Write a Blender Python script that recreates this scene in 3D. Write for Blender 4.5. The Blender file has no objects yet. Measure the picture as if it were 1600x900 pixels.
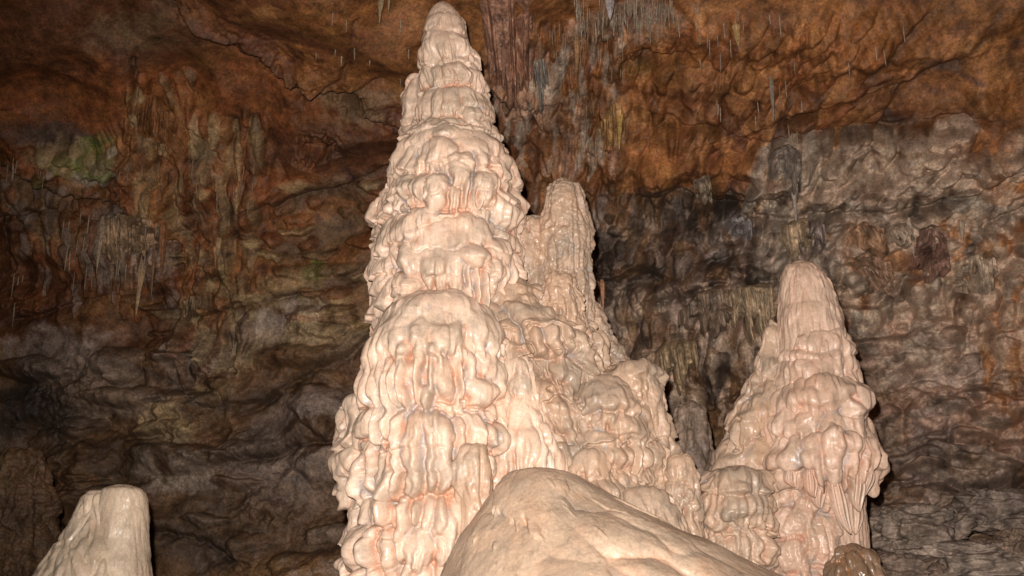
import bpy, math
import numpy as np

# ------------------------------------------------------------------ camera, world, flash, exposure
F = 1556.0                       # focal length in photo pixels (35 mm lens)
CAM = np.array([0.0, 0.0, 1.6])
PITCH = math.radians(14)
sc = bpy.context.scene
col = sc.collection
cd = bpy.data.cameras.new('camera'); cam = bpy.data.objects.new('camera', cd); col.objects.link(cam)
cd.sensor_width = 36; cd.lens = 36 * F / 1600; cd.clip_start = 0.05; cd.clip_end = 200
cam.location = CAM; cam.rotation_euler = (math.pi / 2 + PITCH, 0, 0)
sc.camera = cam
w = bpy.data.worlds.new('World'); sc.world = w; w.use_nodes = True
bg = w.node_tree.nodes['Background']; bg.inputs[0].default_value = (1.0, 0.75, 0.55, 1); bg.inputs[1].default_value = 0.004
fl = bpy.data.lights.new('camera_flash', 'SPOT'); flash = bpy.data.objects.new('camera_flash', fl); col.objects.link(flash)
flash.location = (-0.10, -0.02, 1.80); fl.energy = 3250; fl.shadow_soft_size = 0.03
fl.color = (1.0, 0.92, 0.85); fl.spot_size = math.radians(98); fl.spot_blend = 1.0
flash.rotation_euler = (math.pi / 2 + math.radians(13), 0, math.radians(-8))
sc.view_settings.view_transform = 'Standard'; sc.view_settings.look = 'None'
sc.view_settings.exposure = 0.0; sc.view_settings.gamma = 1.0
sc.cycles.max_bounces = 5; sc.cycles.diffuse_bounces = 3; sc.cycles.use_denoising = True
sc.cycles.use_fast_gi = False

# ------------------------------------------------------------------ numpy helpers
rng = np.random.default_rng(7)
_p = np.arange(256); np.random.default_rng(3).shuffle(_p); PERM = np.concatenate([_p, _p, _p]).astype(np.int32)
G = np.array([(1,1,0),(-1,1,0),(1,-1,0),(-1,-1,0),(1,0,1),(-1,0,1),(1,0,-1),(-1,0,-1),
              (0,1,1),(0,-1,1),(0,1,-1),(0,-1,-1),(1,1,0),(-1,1,0),(0,-1,1),(0,-1,-1)], np.float32)

def perlin(x, y, z):
    x = np.asarray(x, np.float32); y = np.asarray(y, np.float32); z = np.asarray(z, np.float32)
    xi = np.floor(x); yi = np.floor(y); zi = np.floor(z)
    fx = x - xi; fy = y - yi; fz = z - zi
    xi = xi.astype(np.int32) & 255; yi = yi.astype(np.int32) & 255; zi = zi.astype(np.int32) & 255
    u = fx*fx*fx*(fx*(fx*6-15)+10); v = fy*fy*fy*(fy*(fy*6-15)+10); ww = fz*fz*fz*(fz*(fz*6-15)+10)
    out = 0
    for a in (0, 1):
        pa = PERM[(xi + a) & 255]; wa = u if a else 1 - u
        for b in (0, 1):
            pb = PERM[pa + ((yi + b) & 255)]; wb = wa * (v if b else 1 - v)
            for c in (0, 1):
                g = G[PERM[pb + ((zi + c) & 255)] & 15]
                out = out + wb * (ww if c else 1 - ww) * (g[..., 0]*(fx-a) + g[..., 1]*(fy-b) + g[..., 2]*(fz-c))
    return out

def fbm(P, sc_, octv=4, gain=0.5, off=0.0, st=(1, 1, 1)):
    o = 0; a = 1.0; f = 1.0 / sc_
    for k in range(octv):
        o = o + a * perlin(P[..., 0]*f*st[0] + off + 17.3*k, P[..., 1]*f*st[1] + off*1.7, P[..., 2]*f*st[2] - off)
        a *= gain; f *= 2.03
    return o

def ridged(P, sc_, octv=4, gain=0.55, off=0.0, st=(1, 1, 1)):
    o = 0; a = 1.0; f = 1.0 / sc_
    for k in range(octv):
        o = o + a * (1 - 2*np.abs(perlin(P[..., 0]*f*st[0] + off + 9.1*k, P[..., 1]*f*st[1] + off*1.3, P[..., 2]*f*st[2] + off)))
        a *= gain; f *= 2.07
    return o - 1.0

def sstep(a, b, x):
    t = np.clip((x - a) / (b - a), 0, 1); return t*t*(3 - 2*t)

def blur(H, n=1):
    for _ in range(n):
        H = np.pad(H, 1, mode='edge')
        H = (H[:-2, 1:-1] + H[2:, 1:-1] + 2*H[1:-1, 1:-1]) / 4
        H = np.pad(H, ((0, 0), (1, 1)), mode='edge')
        H = (H[:, :-2] + H[:, 2:] + 2*H[:, 1:-1]) / 4
    return H

cp, sp = math.cos(PITCH), math.sin(PITCH)
def ray(px, py):                                    # photo pixel -> direction (y component is depth)
    a = (np.asarray(px, float) - 800) / F; b = -(np.asarray(py, float) - 450) / F
    return np.stack([a, cp - b*sp, sp + b*cp], -1)
def at(px, py, D):                                  # point where the pixel's ray meets the plane y = D
    r = ray(px, py); return CAM + r * (D / r[..., 1])[..., None]
def project(P):
    q = P - CAM; d = q[..., 1]*cp + q[..., 2]*sp
    up = -q[..., 1]*sp + q[..., 2]*cp
    d = np.where(d < 0.05, 0.05, d)
    return 800 + F*q[..., 0]/d, 450 - F*up/d, d

def grid_normals(P):
    du = np.gradient(P, axis=1); dv = np.gradient(P, axis=0)
    n = np.cross(du, dv); l = np.linalg.norm(n, axis=-1, keepdims=True)
    return n / np.maximum(l, 1e-9)

def grid_mesh(name, P, mat, attrs=None, flip=False, vrange=None, normals=None):
    ns, nt = P.shape[:2]
    me = bpy.data.meshes.new(name)
    me.vertices.add(ns*nt); me.vertices.foreach_set('co', P.astype(np.float32).ravel())
    idx = np.arange(ns*nt, dtype=np.int32).reshape(ns, nt)
    q = np.stack([idx[:-1, :-1], idx[:-1, 1:], idx[1:, 1:], idx[1:, :-1]], -1).reshape(-1, 4)
    if flip: q = q[:, ::-1]
    me.loops.add(q.size); me.loops.foreach_set('vertex_index', np.ascontiguousarray(q).ravel())
    me.polygons.add(len(q)); me.polygons.foreach_set('loop_start', np.arange(0, q.size, 4, dtype=np.int32))
    me.polygons.foreach_set('use_smooth', np.ones(len(q), bool))
    for k, a in (attrs or {}).items():
        if a.ndim == 3:
            t = me.attributes.new(k, 'FLOAT_COLOR', 'POINT')
            t.data.foreach_set('color', np.concatenate([a, np.ones(a.shape[:2] + (1,))], -1).astype(np.float32).ravel())
        else:
            t = me.attributes.new(k, 'FLOAT', 'POINT'); t.data.foreach_set('value', a.astype(np.float32).ravel())
    me.update(calc_edges=True); me.materials.append(mat)
    if normals is not None: me.normals_split_custom_set_from_vertices(normals.reshape(-1, 3).astype(np.float32))
    o = bpy.data.objects.new(name, me); col.objects.link(o)
    return o

def tag(o, label=None, cat=None, group=None, kind=None):
    if label: o['label'] = label
    if cat: o['category'] = cat
    if group: o['group'] = group
    if kind: o['kind'] = kind
    return o
def empty(name, loc, label, cat, group=None):
    o = bpy.data.objects.new(name, None); col.objects.link(o); o.location = [float(v) for v in loc]
    return tag(o, label, cat, group)
def adopt(o, root):
    o.parent = root; o.matrix_parent_inverse = __import__('mathutils').Matrix.Translation(root.location).inverted()

# ------------------------------------------------------------------ materials
def new_mat(name):
    m = bpy.data.materials.new(name); m.use_nodes = True
    nt = m.node_tree; return m, nt, nt.nodes['Principled BSDF']
def N(nt, t, **kw):
    n = nt.nodes.new(t)
    for k, v in kw.items(): setattr(n, k, v)
    return n
def noise(nt, vec, scale, detail=5, rough=0.55, dist=0.0):
    n = N(nt, 'ShaderNodeTexNoise'); n.inputs['Scale'].default_value = scale; n.inputs['Detail'].default_value = detail
    n.inputs['Roughness'].default_value = rough; n.inputs['Distortion'].default_value = dist
    nt.links.new(vec, n.inputs['Vector']); return n.outputs['Fac']
def mp(nt, v, a, b, c, d):
    n = N(nt, 'ShaderNodeMapRange'); nt.links.new(v, n.inputs[0])
    for i, x in zip((1, 2, 3, 4), (a, b, c, d)): n.inputs[i].default_value = x
    return n.outputs[0]
def mathn(nt, op, a, b):
    n = N(nt, 'ShaderNodeMath', operation=op)
    for i, v in enumerate((a, b)):
        if isinstance(v, (int, float)): n.inputs[i].default_value = v
        else: nt.links.new(v, n.inputs[i])
    return n.outputs[0]
def mixc(nt, f, a, b, mode='MIX'):
    n = N(nt, 'ShaderNodeMix', data_type='RGBA', blend_type=mode)
    for s, v in ((n.inputs[0], f), (n.inputs[6], a), (n.inputs[7], b)):
        if isinstance(v, (int, float)): s.default_value = v
        elif isinstance(v, tuple): s.default_value = v + (1,)
        else: nt.links.new(v, s)
    return n.outputs[2]
def attr(nt, name, out='Fac'):
    n = N(nt, 'ShaderNodeAttribute', attribute_name=name); return n.outputs[out]
def position(nt, scale=(1, 1, 1)):
    g = N(nt, 'ShaderNodeNewGeometry'); m = N(nt, 'ShaderNodeMapping'); m.inputs['Scale'].default_value = scale
    nt.links.new(g.outputs['Position'], m.inputs['Vector']); return m.outputs[0]

def calcite(name, base, warm, tan, pink, grey, rough=0.42):
    m, nt, b = new_mat(name)
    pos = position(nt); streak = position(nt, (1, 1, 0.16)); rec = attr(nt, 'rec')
    c = mixc(nt, mp(nt, noise(nt, streak, 5.5, 4), .42, .66, 0, 1), base, warm)
    c = mixc(nt, mp(nt, noise(nt, pos, 3.1, 5, .6), .46, .66, 0, 1), c, tan)
    c = mixc(nt, mathn(nt, 'MULTIPLY', mp(nt, noise(nt, position(nt, (1, 1, .07)), 26, 4, .6), .52, .64, 0, 1), mp(nt, noise(nt, pos, 4, 3), .42, .6, 0, .6)), c, tuple(v*.72 for v in tan))
    stain_shade = mixc(nt, mp(nt, noise(nt, pos, 4.5, 3), .46, .56, 0, 1), pink, grey)  # pink and grey calcite of the recesses, also painting deeper shade into creases
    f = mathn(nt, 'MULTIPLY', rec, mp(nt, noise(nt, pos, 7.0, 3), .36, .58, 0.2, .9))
    c = mixc(nt, f, c, stain_shade)
    fine = mp(nt, noise(nt, pos, 70, 6, .72), .32, .68, .80, 1.14)
    c = mixc(nt, 1.0, c, N(nt, 'ShaderNodeCombineColor').outputs[0], 'MULTIPLY') if False else c
    hs = N(nt, 'ShaderNodeHueSaturation'); nt.links.new(c, hs.inputs['Color']); nt.links.new(fine, hs.inputs['Value'])
    nt.links.new(hs.outputs[0], b.inputs['Base Color'])
    nt.links.new(mp(nt, noise(nt, pos, 11, 4), .35, .7, rough - .16, rough + .2), b.inputs['Roughness'])
    b.inputs['Specular IOR Level'].default_value = 0.42
    b.inputs['Subsurface Weight'].default_value = 0.05; b.inputs['Subsurface Radius'].default_value = (1, .45, .25)
    b.inputs['Subsurface Scale'].default_value = 0.02
    bp = N(nt, 'ShaderNodeBump'); bp.inputs['Distance'].default_value = 0.003; bp.inputs['Strength'].default_value = 0.4
    vo = N(nt, 'ShaderNodeTexVoronoi', feature='SMOOTH_F1'); vo.inputs['Scale'].default_value = 60
    nt.links.new(position(nt, (1, 1, .45)), vo.inputs['Vector'])
    h = mathn(nt, 'ADD', mathn(nt, 'MULTIPLY', noise(nt, streak, 90, 7, .75), .9),
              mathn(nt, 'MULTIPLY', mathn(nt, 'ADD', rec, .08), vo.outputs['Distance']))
    nt.links.new(h, bp.inputs['Height']); nt.links.new(bp.outputs[0], b.inputs['Normal'])
    return m

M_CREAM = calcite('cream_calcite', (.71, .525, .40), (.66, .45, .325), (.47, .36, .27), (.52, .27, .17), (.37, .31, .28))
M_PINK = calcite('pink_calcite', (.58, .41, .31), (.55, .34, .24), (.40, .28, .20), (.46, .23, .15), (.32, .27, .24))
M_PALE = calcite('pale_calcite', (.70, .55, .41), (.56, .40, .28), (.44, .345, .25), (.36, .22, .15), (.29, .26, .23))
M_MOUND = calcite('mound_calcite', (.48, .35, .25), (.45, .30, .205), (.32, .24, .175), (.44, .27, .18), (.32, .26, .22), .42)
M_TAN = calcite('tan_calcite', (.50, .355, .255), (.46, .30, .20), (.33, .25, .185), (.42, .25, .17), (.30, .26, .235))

def rock(name, from_attr=True, base=(.2, .13, .08), rough=.55, bump=1.0):
    m, nt, b = new_mat(name)
    pos = position(nt)
    c = attr(nt, 'col', 'Color') if from_attr else mixc(nt, mp(nt, noise(nt, pos, 3, 4), .4, .65, 0, 1), base, tuple(v*.55 for v in base))
    n1 = noise(nt, pos, 11, 8, .72, .15)
    v = mp(nt, n1, .34, .66, .66, 1.3)
    hs = N(nt, 'ShaderNodeHueSaturation'); nt.links.new(c, hs.inputs['Color']); nt.links.new(v, hs.inputs['Value'])
    n2 = noise(nt, pos, 40, 7, .75)
    hs2 = N(nt, 'ShaderNodeHueSaturation'); nt.links.new(hs.outputs[0], hs2.inputs['Color'])
    nt.links.new(mp(nt, n2, .38, .64, .6, 1.35), hs2.inputs['Value'])
    nt.links.new(mp(nt, noise(nt, pos, 5, 4), .35, .65, .4955, .5045), hs2.inputs['Hue'])
    nt.links.new(hs2.outputs[0], b.inputs['Base Color'])
    nt.links.new(mp(nt, noise(nt, pos, 45, 4), .35, .7, rough - .2, rough + .25), b.inputs['Roughness'])
    b.inputs['Specular IOR Level'].default_value = 0.35
    bp = N(nt, 'ShaderNodeBump'); bp.inputs['Distance'].default_value = 0.018 * bump; bp.inputs['Strength'].default_value = 0.7
    h = mathn(nt, 'ADD', n1, mathn(nt, 'MULTIPLY', n2, .5))
    nt.links.new(h, bp.inputs['Height']); nt.links.new(bp.outputs[0], b.inputs['Normal'])
    return m
M_ROCK = rock('cave_rock')

# ------------------------------------------------------------------ cave shell (walls and roof)
# profile of the chamber from the ground up over the roof towards the photographer
PROF = np.array([(9.8, -.3), (10.8, -.1), (11.3, .8), (11.6, 2.4), (11.6, 4.0), (11.2, 5.3), (10.3, 6.3), (9.0, 6.95), (7.2, 7.3), (4.5, 7.5), (1, 7.5), (-4, 7.0)])
def build_shell():
    d = np.concatenate([[0], np.cumsum(np.linalg.norm(np.diff(PROF, axis=0), axis=1))])
    dense = np.linspace(0, d[-1], 600)
    yy = np.interp(dense, d, PROF[:, 0]); zz = np.interp(dense, d, PROF[:, 1])
    k = np.hanning(61); k /= k.sum()
    yy = np.convolve(np.pad(yy, 30, mode='edge'), k, 'valid'); zz = np.convolve(np.pad(zz, 30, mode='edge'), k, 'valid')
    d = np.concatenate([[0], np.cumsum(np.hypot(np.diff(yy), np.diff(zz)))])
    s = np.concatenate([np.arange(0, 1.9, .04), np.arange(1.9, 9.6, .0115), np.arange(9.6, d[-1], .08)])
    x = np.concatenate([np.arange(-13, -7.4, .07), np.arange(-7.4, 6.8, .0115), np.arange(6.8, 12.5, .07)])
    yp = np.interp(s, d, yy)[:, None]; zp = np.interp(s, d, zz)[:, None]; X = x[None, :]
    skew = -.22*X - .018*X*X - .22*np.clip(np.abs(X) - 7.5, 0, 99)**2
    Y = yp + skew * np.clip((yp + 4) / 15, 0, 1)
    P = np.stack([np.broadcast_to(X, Y.shape), Y, np.broadcast_to(zp, Y.shape)], -1)
    return s, x, P
S, XS, WP = build_shell()
WN = -grid_normals(WP)
if WN[len(S)//2, len(XS)//2, 1] > 0: WN = -WN        # towards the camera
PX, PY, PD = project(WP)
sub = (slice(None, None, 6), slice(None, None, 6))
_px, _py = PX[sub], PY[sub]
SS, XX = np.meshgrid(S, XS, indexing='ij')
def wloc(px, py):
    i = np.argmin((_px - px)**2 + (_py - py)**2); a, b = np.unravel_index(i, _px.shape)
    return SS[sub][a, b], XX[sub][a, b], PD[sub][a, b] / F
# domain warp in metres on the rock face
WX = .16*fbm(WP, .9, 4, .55, 3.1); WS = .16*fbm(WP, .9, 4, .55, 8.7)
wx_ = XX + WX; ws_ = SS + WS
wx2 = XX + .35*WX; ws2 = SS + .35*WS

def window(s0, x0, rs, rx):
    i0, i1 = np.searchsorted(S, [s0 - rs, s0 + rs]); j0, j1 = np.searchsorted(XS, [x0 - rx, x0 + rx])
    return slice(i0, i1), slice(j0, j1)

H = .42*fbm(WP, 3.0, 3, .5, 1.0) + .22*ridged(WP, 1.9, 2, .45, 4.0, (1, 1, 1.5))
# bedding that climbs to the right, stronger on the right wall
bed = (SS - .33*np.clip(XX, 0, 99) - .7*np.clip(XX, -99, 0) + .9*fbm(WP, 2.2, 3, .5, 21))
right = sstep(0.2, 2.5, XX) * sstep(7.4, 6.4, SS)
lower = np.maximum(sstep(5.6, 4.6, SS), right)
saw = (bed*1.25) % 1.0
H += (.20*right + .05*lower) * (np.minimum(saw, (1-saw)*4)*1.2 - .5) * (1 + .6*fbm(WP, 1.0, 2, .5, 88))
rgh = sstep(-.12, .25, fbm(WP, 1.5, 3, .5, 130))
H += .16*right * (.3 + .7*rgh) * np.abs(fbm(WP, .6, 3, .45, 12, (1, 1, .8)))
H += (.05 + .07*lower) * np.abs(fbm(WP, .9, 2, .4, 15))
H += .012*ridged(WP, .3, 4, .6, 30, (1,1,1.6)) * lower * rgh
H += (.004 + .028*lower*rgh)*np.abs(fbm(WP, .2, 4, .6, 33))
H += (.005 + .008*lower*(.4 + rgh))*fbm(WP, .08, 3, .65, 41)

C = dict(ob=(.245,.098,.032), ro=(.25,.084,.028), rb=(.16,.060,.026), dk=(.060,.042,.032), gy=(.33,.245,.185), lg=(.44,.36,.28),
         tan=(.54,.385,.275), yt=(.38,.265,.135), gr=(.12,.13,.03), pk=(.42,.25,.17), wh=(.50,.45,.42), db=(.17,.092,.046), og=(.43,.19,.070), pg=(.27,.195,.155))
WC = np.empty(WP.shape)
n1 = fbm(WP, 1.6, 5, .55, 50); n2 = fbm(WP, .7, 5, .6, 60)
n3 = fbm(WP, .16, 4, .65, 66)
top = sstep(5.2, 6.2, SS - .13*XX + .8*n1)[..., None]
def C3(k): return np.array(C[k])
lr = sstep(-1.5, 1.5, XX)[..., None]; WC[:] = (np.array([.215,.115,.052])*(1-lr) + np.array([.34,.240,.195])*lr)*(1-top) + C3('ob')*top
m = sstep(-.05, .35, n1)[..., None]; WC = WC*(1-m) + m*(C3('db')*(1-top) + C3('rb')*top)
m = (sstep(.15, .45, n2)*.7)[..., None]; WC = WC*(1-m) + m*(C3('tan')*.7*(1-top) + C3('og')*.8*top)

def patch(px, py, rx, ry, c, a=0.0, k=1.0, soft=.55, dh=0.0):
    """a patch of another mineral colour, some dark ones painted as shade, ragged edge, tilt a degrees (photo sense)"""
    s0, x0, mm = wloc(px, py); rx *= mm; ry *= mm
    W = window(s0, x0, 1.5*max(rx, ry) + .4, 1.5*max(rx, ry) + .4)
    dx = wx_[W] - x0; ds_ = ws_[W] - s0; t = math.radians(a); co, si = math.cos(t), math.sin(t)
    u = (dx*co + ds_*si)/rx; v = (-dx*si + ds_*co)/ry
    q = 1 - np.sqrt(u*u + v*v) + .45*n2[W] + .3*n3[W]
    mk = sstep(0, soft, q)*k
    WC[W] = WC[W]*(1-mk[..., None]) + mk[..., None]*C3(c)
    if dh: H[W] += dh*sstep(0, 1, q)
def line(pts, depth, width, c=None, k=.8, ledge=0.0):
    """a crack or an undercut along a polyline"""
    q = [wloc(*p) for p in pts]; mm = q[0][2]; wd = width*mm
    s_ = np.array([a[0] for a in q]); x_ = np.array([a[1] for a in q])
    W = window((s_.min()+s_.max())/2, (x_.min()+x_.max())/2, (s_.max()-s_.min())/2 + 6*wd + .3, (x_.max()-x_.min())/2 + 6*wd + .3)
    gx, gs = wx2[W] + .02*n3[W], ws2[W] + .03*n3[W]; best = np.full(gx.shape, 9.0); side = np.zeros(gx.shape)
    for i in range(len(q)-1):
        ax, as_ = x_[i], s_[i]; bx, bs = x_[i+1]-ax, s_[i+1]-as_; L = bx*bx+bs*bs+1e-9
        t = np.clip(((gx-ax)*bx + (gs-as_)*bs)/L, 0, 1); ex = gx-ax-t*bx; es = gs-as_-t*bs
        d = np.hypot(ex, es); u = d < best; best = np.where(u, d, best); side = np.where(u, (es*bx - ex*bs)*np.sign(bx + 1e-9), side)
    brk = np.clip(.75 + 1.3*n2[W], .1, 1.3); g = np.exp(-(best/wd)**2)*brk; H[W] -= .8*depth*g
    if ledge: H[W] += ledge*np.where(side > 0, np.exp(-best/(4*wd)), -.6*np.exp(-best/(5*wd)))*sstep(0, wd*.5, best + wd*.25)*brk
    if c:
        mk = (np.exp(-(best/(wd*(1.5 + 1.2*n2[W])))**2)*k*np.clip(.8 + 1.6*n3[W], 0, 1))[..., None]; WC[W] = WC[W]*(1-mk) + mk*C3(c)
def flutes(px, py, rx, ry, pitch, amp, lean=0.0, c=None, k=.7):
    """ribs of flowstone running down the wall"""
    s0, x0, mm = wloc(px, py); rx *= mm; ry *= mm; p = pitch*mm
    W = window(s0, x0, 1.4*ry + .2, 1.4*rx + .2 + ry*abs(lean))
    dx = wx2[W] - x0 + lean*(ws2[W] - s0); dv = ws2[W] - s0
    q = sstep(0, .3, 1 - np.sqrt((dx/rx)**2 + (dv/ry)**2) + .25*n2[W])
    ph = dx/p + .9*perlin(dx/(3*p), dv/.9, 0*dx + px*.1)
    f = np.abs(np.sin(ph*math.pi))**.6; f = f*(.75 + .5*perlin(dx/(2*p), dv/.25, 0*dx + py*.1))
    H[W] += q*amp*f
    if c: mk = (q*k)[..., None]; WC[W] = WC[W]*(1-mk) + mk*C3(c)

# broad colours of the rock and some painted shade, read off the photograph
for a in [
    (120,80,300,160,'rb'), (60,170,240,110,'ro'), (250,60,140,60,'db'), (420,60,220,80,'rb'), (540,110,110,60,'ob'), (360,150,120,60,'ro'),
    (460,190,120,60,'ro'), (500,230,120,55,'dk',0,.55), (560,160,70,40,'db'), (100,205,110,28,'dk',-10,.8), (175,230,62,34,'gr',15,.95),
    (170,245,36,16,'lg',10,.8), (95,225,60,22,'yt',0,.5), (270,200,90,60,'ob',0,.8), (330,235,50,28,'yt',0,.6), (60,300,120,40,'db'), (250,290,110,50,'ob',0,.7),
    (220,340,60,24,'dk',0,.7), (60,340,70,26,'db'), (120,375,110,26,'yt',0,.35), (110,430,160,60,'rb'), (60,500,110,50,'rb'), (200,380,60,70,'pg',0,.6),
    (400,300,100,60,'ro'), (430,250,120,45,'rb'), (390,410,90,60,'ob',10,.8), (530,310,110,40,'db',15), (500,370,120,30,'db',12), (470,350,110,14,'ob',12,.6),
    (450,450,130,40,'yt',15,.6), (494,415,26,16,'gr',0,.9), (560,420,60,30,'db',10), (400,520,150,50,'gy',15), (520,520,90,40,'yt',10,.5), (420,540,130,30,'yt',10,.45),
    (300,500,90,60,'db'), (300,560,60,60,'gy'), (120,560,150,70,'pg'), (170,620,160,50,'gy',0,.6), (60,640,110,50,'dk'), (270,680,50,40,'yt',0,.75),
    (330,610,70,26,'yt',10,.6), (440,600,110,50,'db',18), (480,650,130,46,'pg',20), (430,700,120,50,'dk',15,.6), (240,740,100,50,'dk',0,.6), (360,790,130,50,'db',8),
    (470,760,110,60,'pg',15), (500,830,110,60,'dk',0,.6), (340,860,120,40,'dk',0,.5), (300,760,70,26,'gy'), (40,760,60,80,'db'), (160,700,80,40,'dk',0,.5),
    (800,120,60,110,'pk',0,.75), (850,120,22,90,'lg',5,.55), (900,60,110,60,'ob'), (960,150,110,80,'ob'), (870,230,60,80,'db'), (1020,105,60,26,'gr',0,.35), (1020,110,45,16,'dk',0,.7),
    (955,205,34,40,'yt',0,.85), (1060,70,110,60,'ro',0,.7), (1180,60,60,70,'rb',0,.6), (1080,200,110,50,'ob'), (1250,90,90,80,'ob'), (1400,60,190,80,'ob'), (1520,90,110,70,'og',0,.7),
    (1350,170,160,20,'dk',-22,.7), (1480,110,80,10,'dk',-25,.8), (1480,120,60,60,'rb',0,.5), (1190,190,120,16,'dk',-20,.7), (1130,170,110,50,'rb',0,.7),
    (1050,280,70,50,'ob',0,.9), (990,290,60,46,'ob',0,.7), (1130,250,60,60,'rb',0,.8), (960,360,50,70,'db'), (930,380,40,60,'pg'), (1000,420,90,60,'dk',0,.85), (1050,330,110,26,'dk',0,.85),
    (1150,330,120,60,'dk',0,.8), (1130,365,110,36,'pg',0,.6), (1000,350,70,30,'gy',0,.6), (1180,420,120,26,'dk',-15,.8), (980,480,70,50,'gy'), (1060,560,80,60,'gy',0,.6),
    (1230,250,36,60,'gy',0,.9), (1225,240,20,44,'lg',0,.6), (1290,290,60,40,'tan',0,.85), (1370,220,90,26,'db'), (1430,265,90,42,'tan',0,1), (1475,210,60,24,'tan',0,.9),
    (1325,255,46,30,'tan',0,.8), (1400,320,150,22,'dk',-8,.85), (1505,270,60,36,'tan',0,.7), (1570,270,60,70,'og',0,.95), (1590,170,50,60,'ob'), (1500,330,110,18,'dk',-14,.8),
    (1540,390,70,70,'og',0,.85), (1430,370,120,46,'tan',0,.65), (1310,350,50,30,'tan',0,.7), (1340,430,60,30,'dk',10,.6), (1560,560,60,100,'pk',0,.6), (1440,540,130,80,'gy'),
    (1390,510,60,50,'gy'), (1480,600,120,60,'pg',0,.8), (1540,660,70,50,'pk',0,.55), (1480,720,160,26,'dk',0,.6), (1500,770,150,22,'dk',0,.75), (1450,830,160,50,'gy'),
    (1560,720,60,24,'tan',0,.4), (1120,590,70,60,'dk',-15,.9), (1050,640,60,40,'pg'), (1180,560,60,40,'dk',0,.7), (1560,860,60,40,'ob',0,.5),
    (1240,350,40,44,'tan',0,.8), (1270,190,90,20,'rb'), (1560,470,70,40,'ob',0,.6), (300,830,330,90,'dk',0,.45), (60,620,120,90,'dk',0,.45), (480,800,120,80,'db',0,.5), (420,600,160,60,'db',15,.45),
    (200,600,120,50,'db',0,.4), (1130,330,90,40,'dk',0,.6), (980,430,60,70,'dk',0,.6), (1480,330,120,14,'dk',-10,.6), (1000,560,60,60,'db',0,.6)]:  # last dark patches paint the shade of the central recess and lower left
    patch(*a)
# cracks, ledges, hollows
line([(280,15),(310,35),(360,55),(400,85),(450,110),(475,120)], .14, 7, 'dk', .7, .30)
line([(475,120),(520,140),(570,165),(630,190),(650,195)], .12, 6, 'dk', .6, .25)
line([(476,120),(472,150),(455,185)], .08, 8, 'dk', .5)
line([(0,245),(50,255),(110,280),(170,300),(220,325),(250,345)], .2, 9, 'dk', .85, .30)
line([(208,95),(212,140),(213,225),(190,262)], .10, 4, 'dk', .7)
line([(300,200),(320,230),(350,260)], .08, 4, 'dk', .6)
line([(560,0),(552,60),(540,110),(480,150)], .06, 5, 'dk', .4)
line([(540,160),(560,130),(600,110)], .05, 5, 'dk', .4)
line([(760,110),(790,155),(808,165),(840,160)], .12, 6, 'dk', .8, .10)
line([(800,190),(830,240),(850,275)], .08, 4, 'dk', .6)
line([(1190,205),(1250,185),(1300,170),(1350,150),(1400,130)], .16, 10, 'dk', .7, .12)
line([(1400,145),(1450,115),(1500,95)], .12, 8, 'dk', .7, .08)
line([(1360,120),(1400,70),(1450,30)], .08, 6, 'dk', .6)
line([(1500,110),(1550,60),(1570,20)], .08, 6, 'dk', .6)
line([(1100,205),(1180,225),(1250,215),(1330,205),(1420,190),(1500,180),(1570,190)], .14, 12, 'dk', .5, .10)
line([(1250,330),(1340,320),(1430,325),(1520,300),(1600,250)], .20, 14, 'dk', .7, .12)
line([(1450,350),(1520,355),(1600,330)], .16, 9, 'dk', .8, .12)
line([(930,300),(1000,310),(1060,300),(1120,320),(1200,310)], .18, 12, 'dk', .6, .12)
line([(1000,430),(1080,410),(1150,400),(1215,385)], .24, 14, 'dk', .7, .16)
line([(1030,470),(1100,445),(1210,430)], .18, 8, 'dk', .8, .12)
line([(1320,415),(1380,425),(1440,430)], .14, 8, 'dk', .7, .1)
line([(250,480),(310,490),(345,480)], .12, 9, 'dk', .8, .12)
line([(200,560),(280,600),(330,640),(420,620)], .10, 9, 'dk', .7, .1)
line([(600,500),(540,560),(450,600),(380,650)], .12, 9, 'dk', .6, .08)
line([(380,720),(450,700),(520,690)], .12, 8, 'dk', .6, .10)
line([(240,830),(320,835),(370,865)], .14, 9, 'dk', .8, .12)
line([(380,480),(460,455),(560,440),(590,400)], .08, 6, 'dk', .6, .08)
line([(350,330),(430,320),(520,300),(590,270)], .08, 7, 'dk', .6, .08)
line([(1330,520),(1360,560),(1340,610)], .12, 10, 'dk', .7)
line([(1380,700),(1450,690),(1530,690),(1600,690)], .26, 14, 'dk', .7, .2)
line([(1370,770),(1450,755),(1530,762),(1600,755)], .22, 12, 'dk', .8, .16)
line([(1480,700),(1486,680),(1510,665),(1560,672),(1600,660)], .10, 8, 'dk', .4, .14)
line([(1460,800),(1500,785),(1560,800)], .12, 8, 'dk', .6, .1)
line([(1400,860),(1460,840),(1540,850)], .14, 8, 'dk', .6, .14)
line([(0,330),(80,320),(150,340)], .10, 8, 'dk', .5, .08)
line([(0,500),(80,485),(160,470)], .10, 10, 'dk', .5, .08)
for b in [(330,570,46,40),(270,560,50,36),(350,700,80,40),(420,790,70,40),(300,640,60,40),(120,610,80,50),(480,500,60,26),(560,540,40,30),(1400,560,60,46),(1470,520,60,40),
          (1540,620,50,46),(1440,640,60,40),(1560,740,60,26),(1420,820,70,28),(1520,840,60,26),(1440,260,80,34),(1320,250,40,26),(1500,205,40,20),(30,460,60,40),(1010,350,46,30)]:
    patch(b[0], b[1], b[2], b[3], 'gy', 0, 0.0, .6, .16)
# hollows
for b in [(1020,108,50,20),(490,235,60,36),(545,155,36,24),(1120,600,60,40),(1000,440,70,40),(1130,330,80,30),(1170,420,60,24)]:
    patch(b[0], b[1], b[2], b[3], 'dk', 0, 0.0, .6, -.32)
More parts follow.
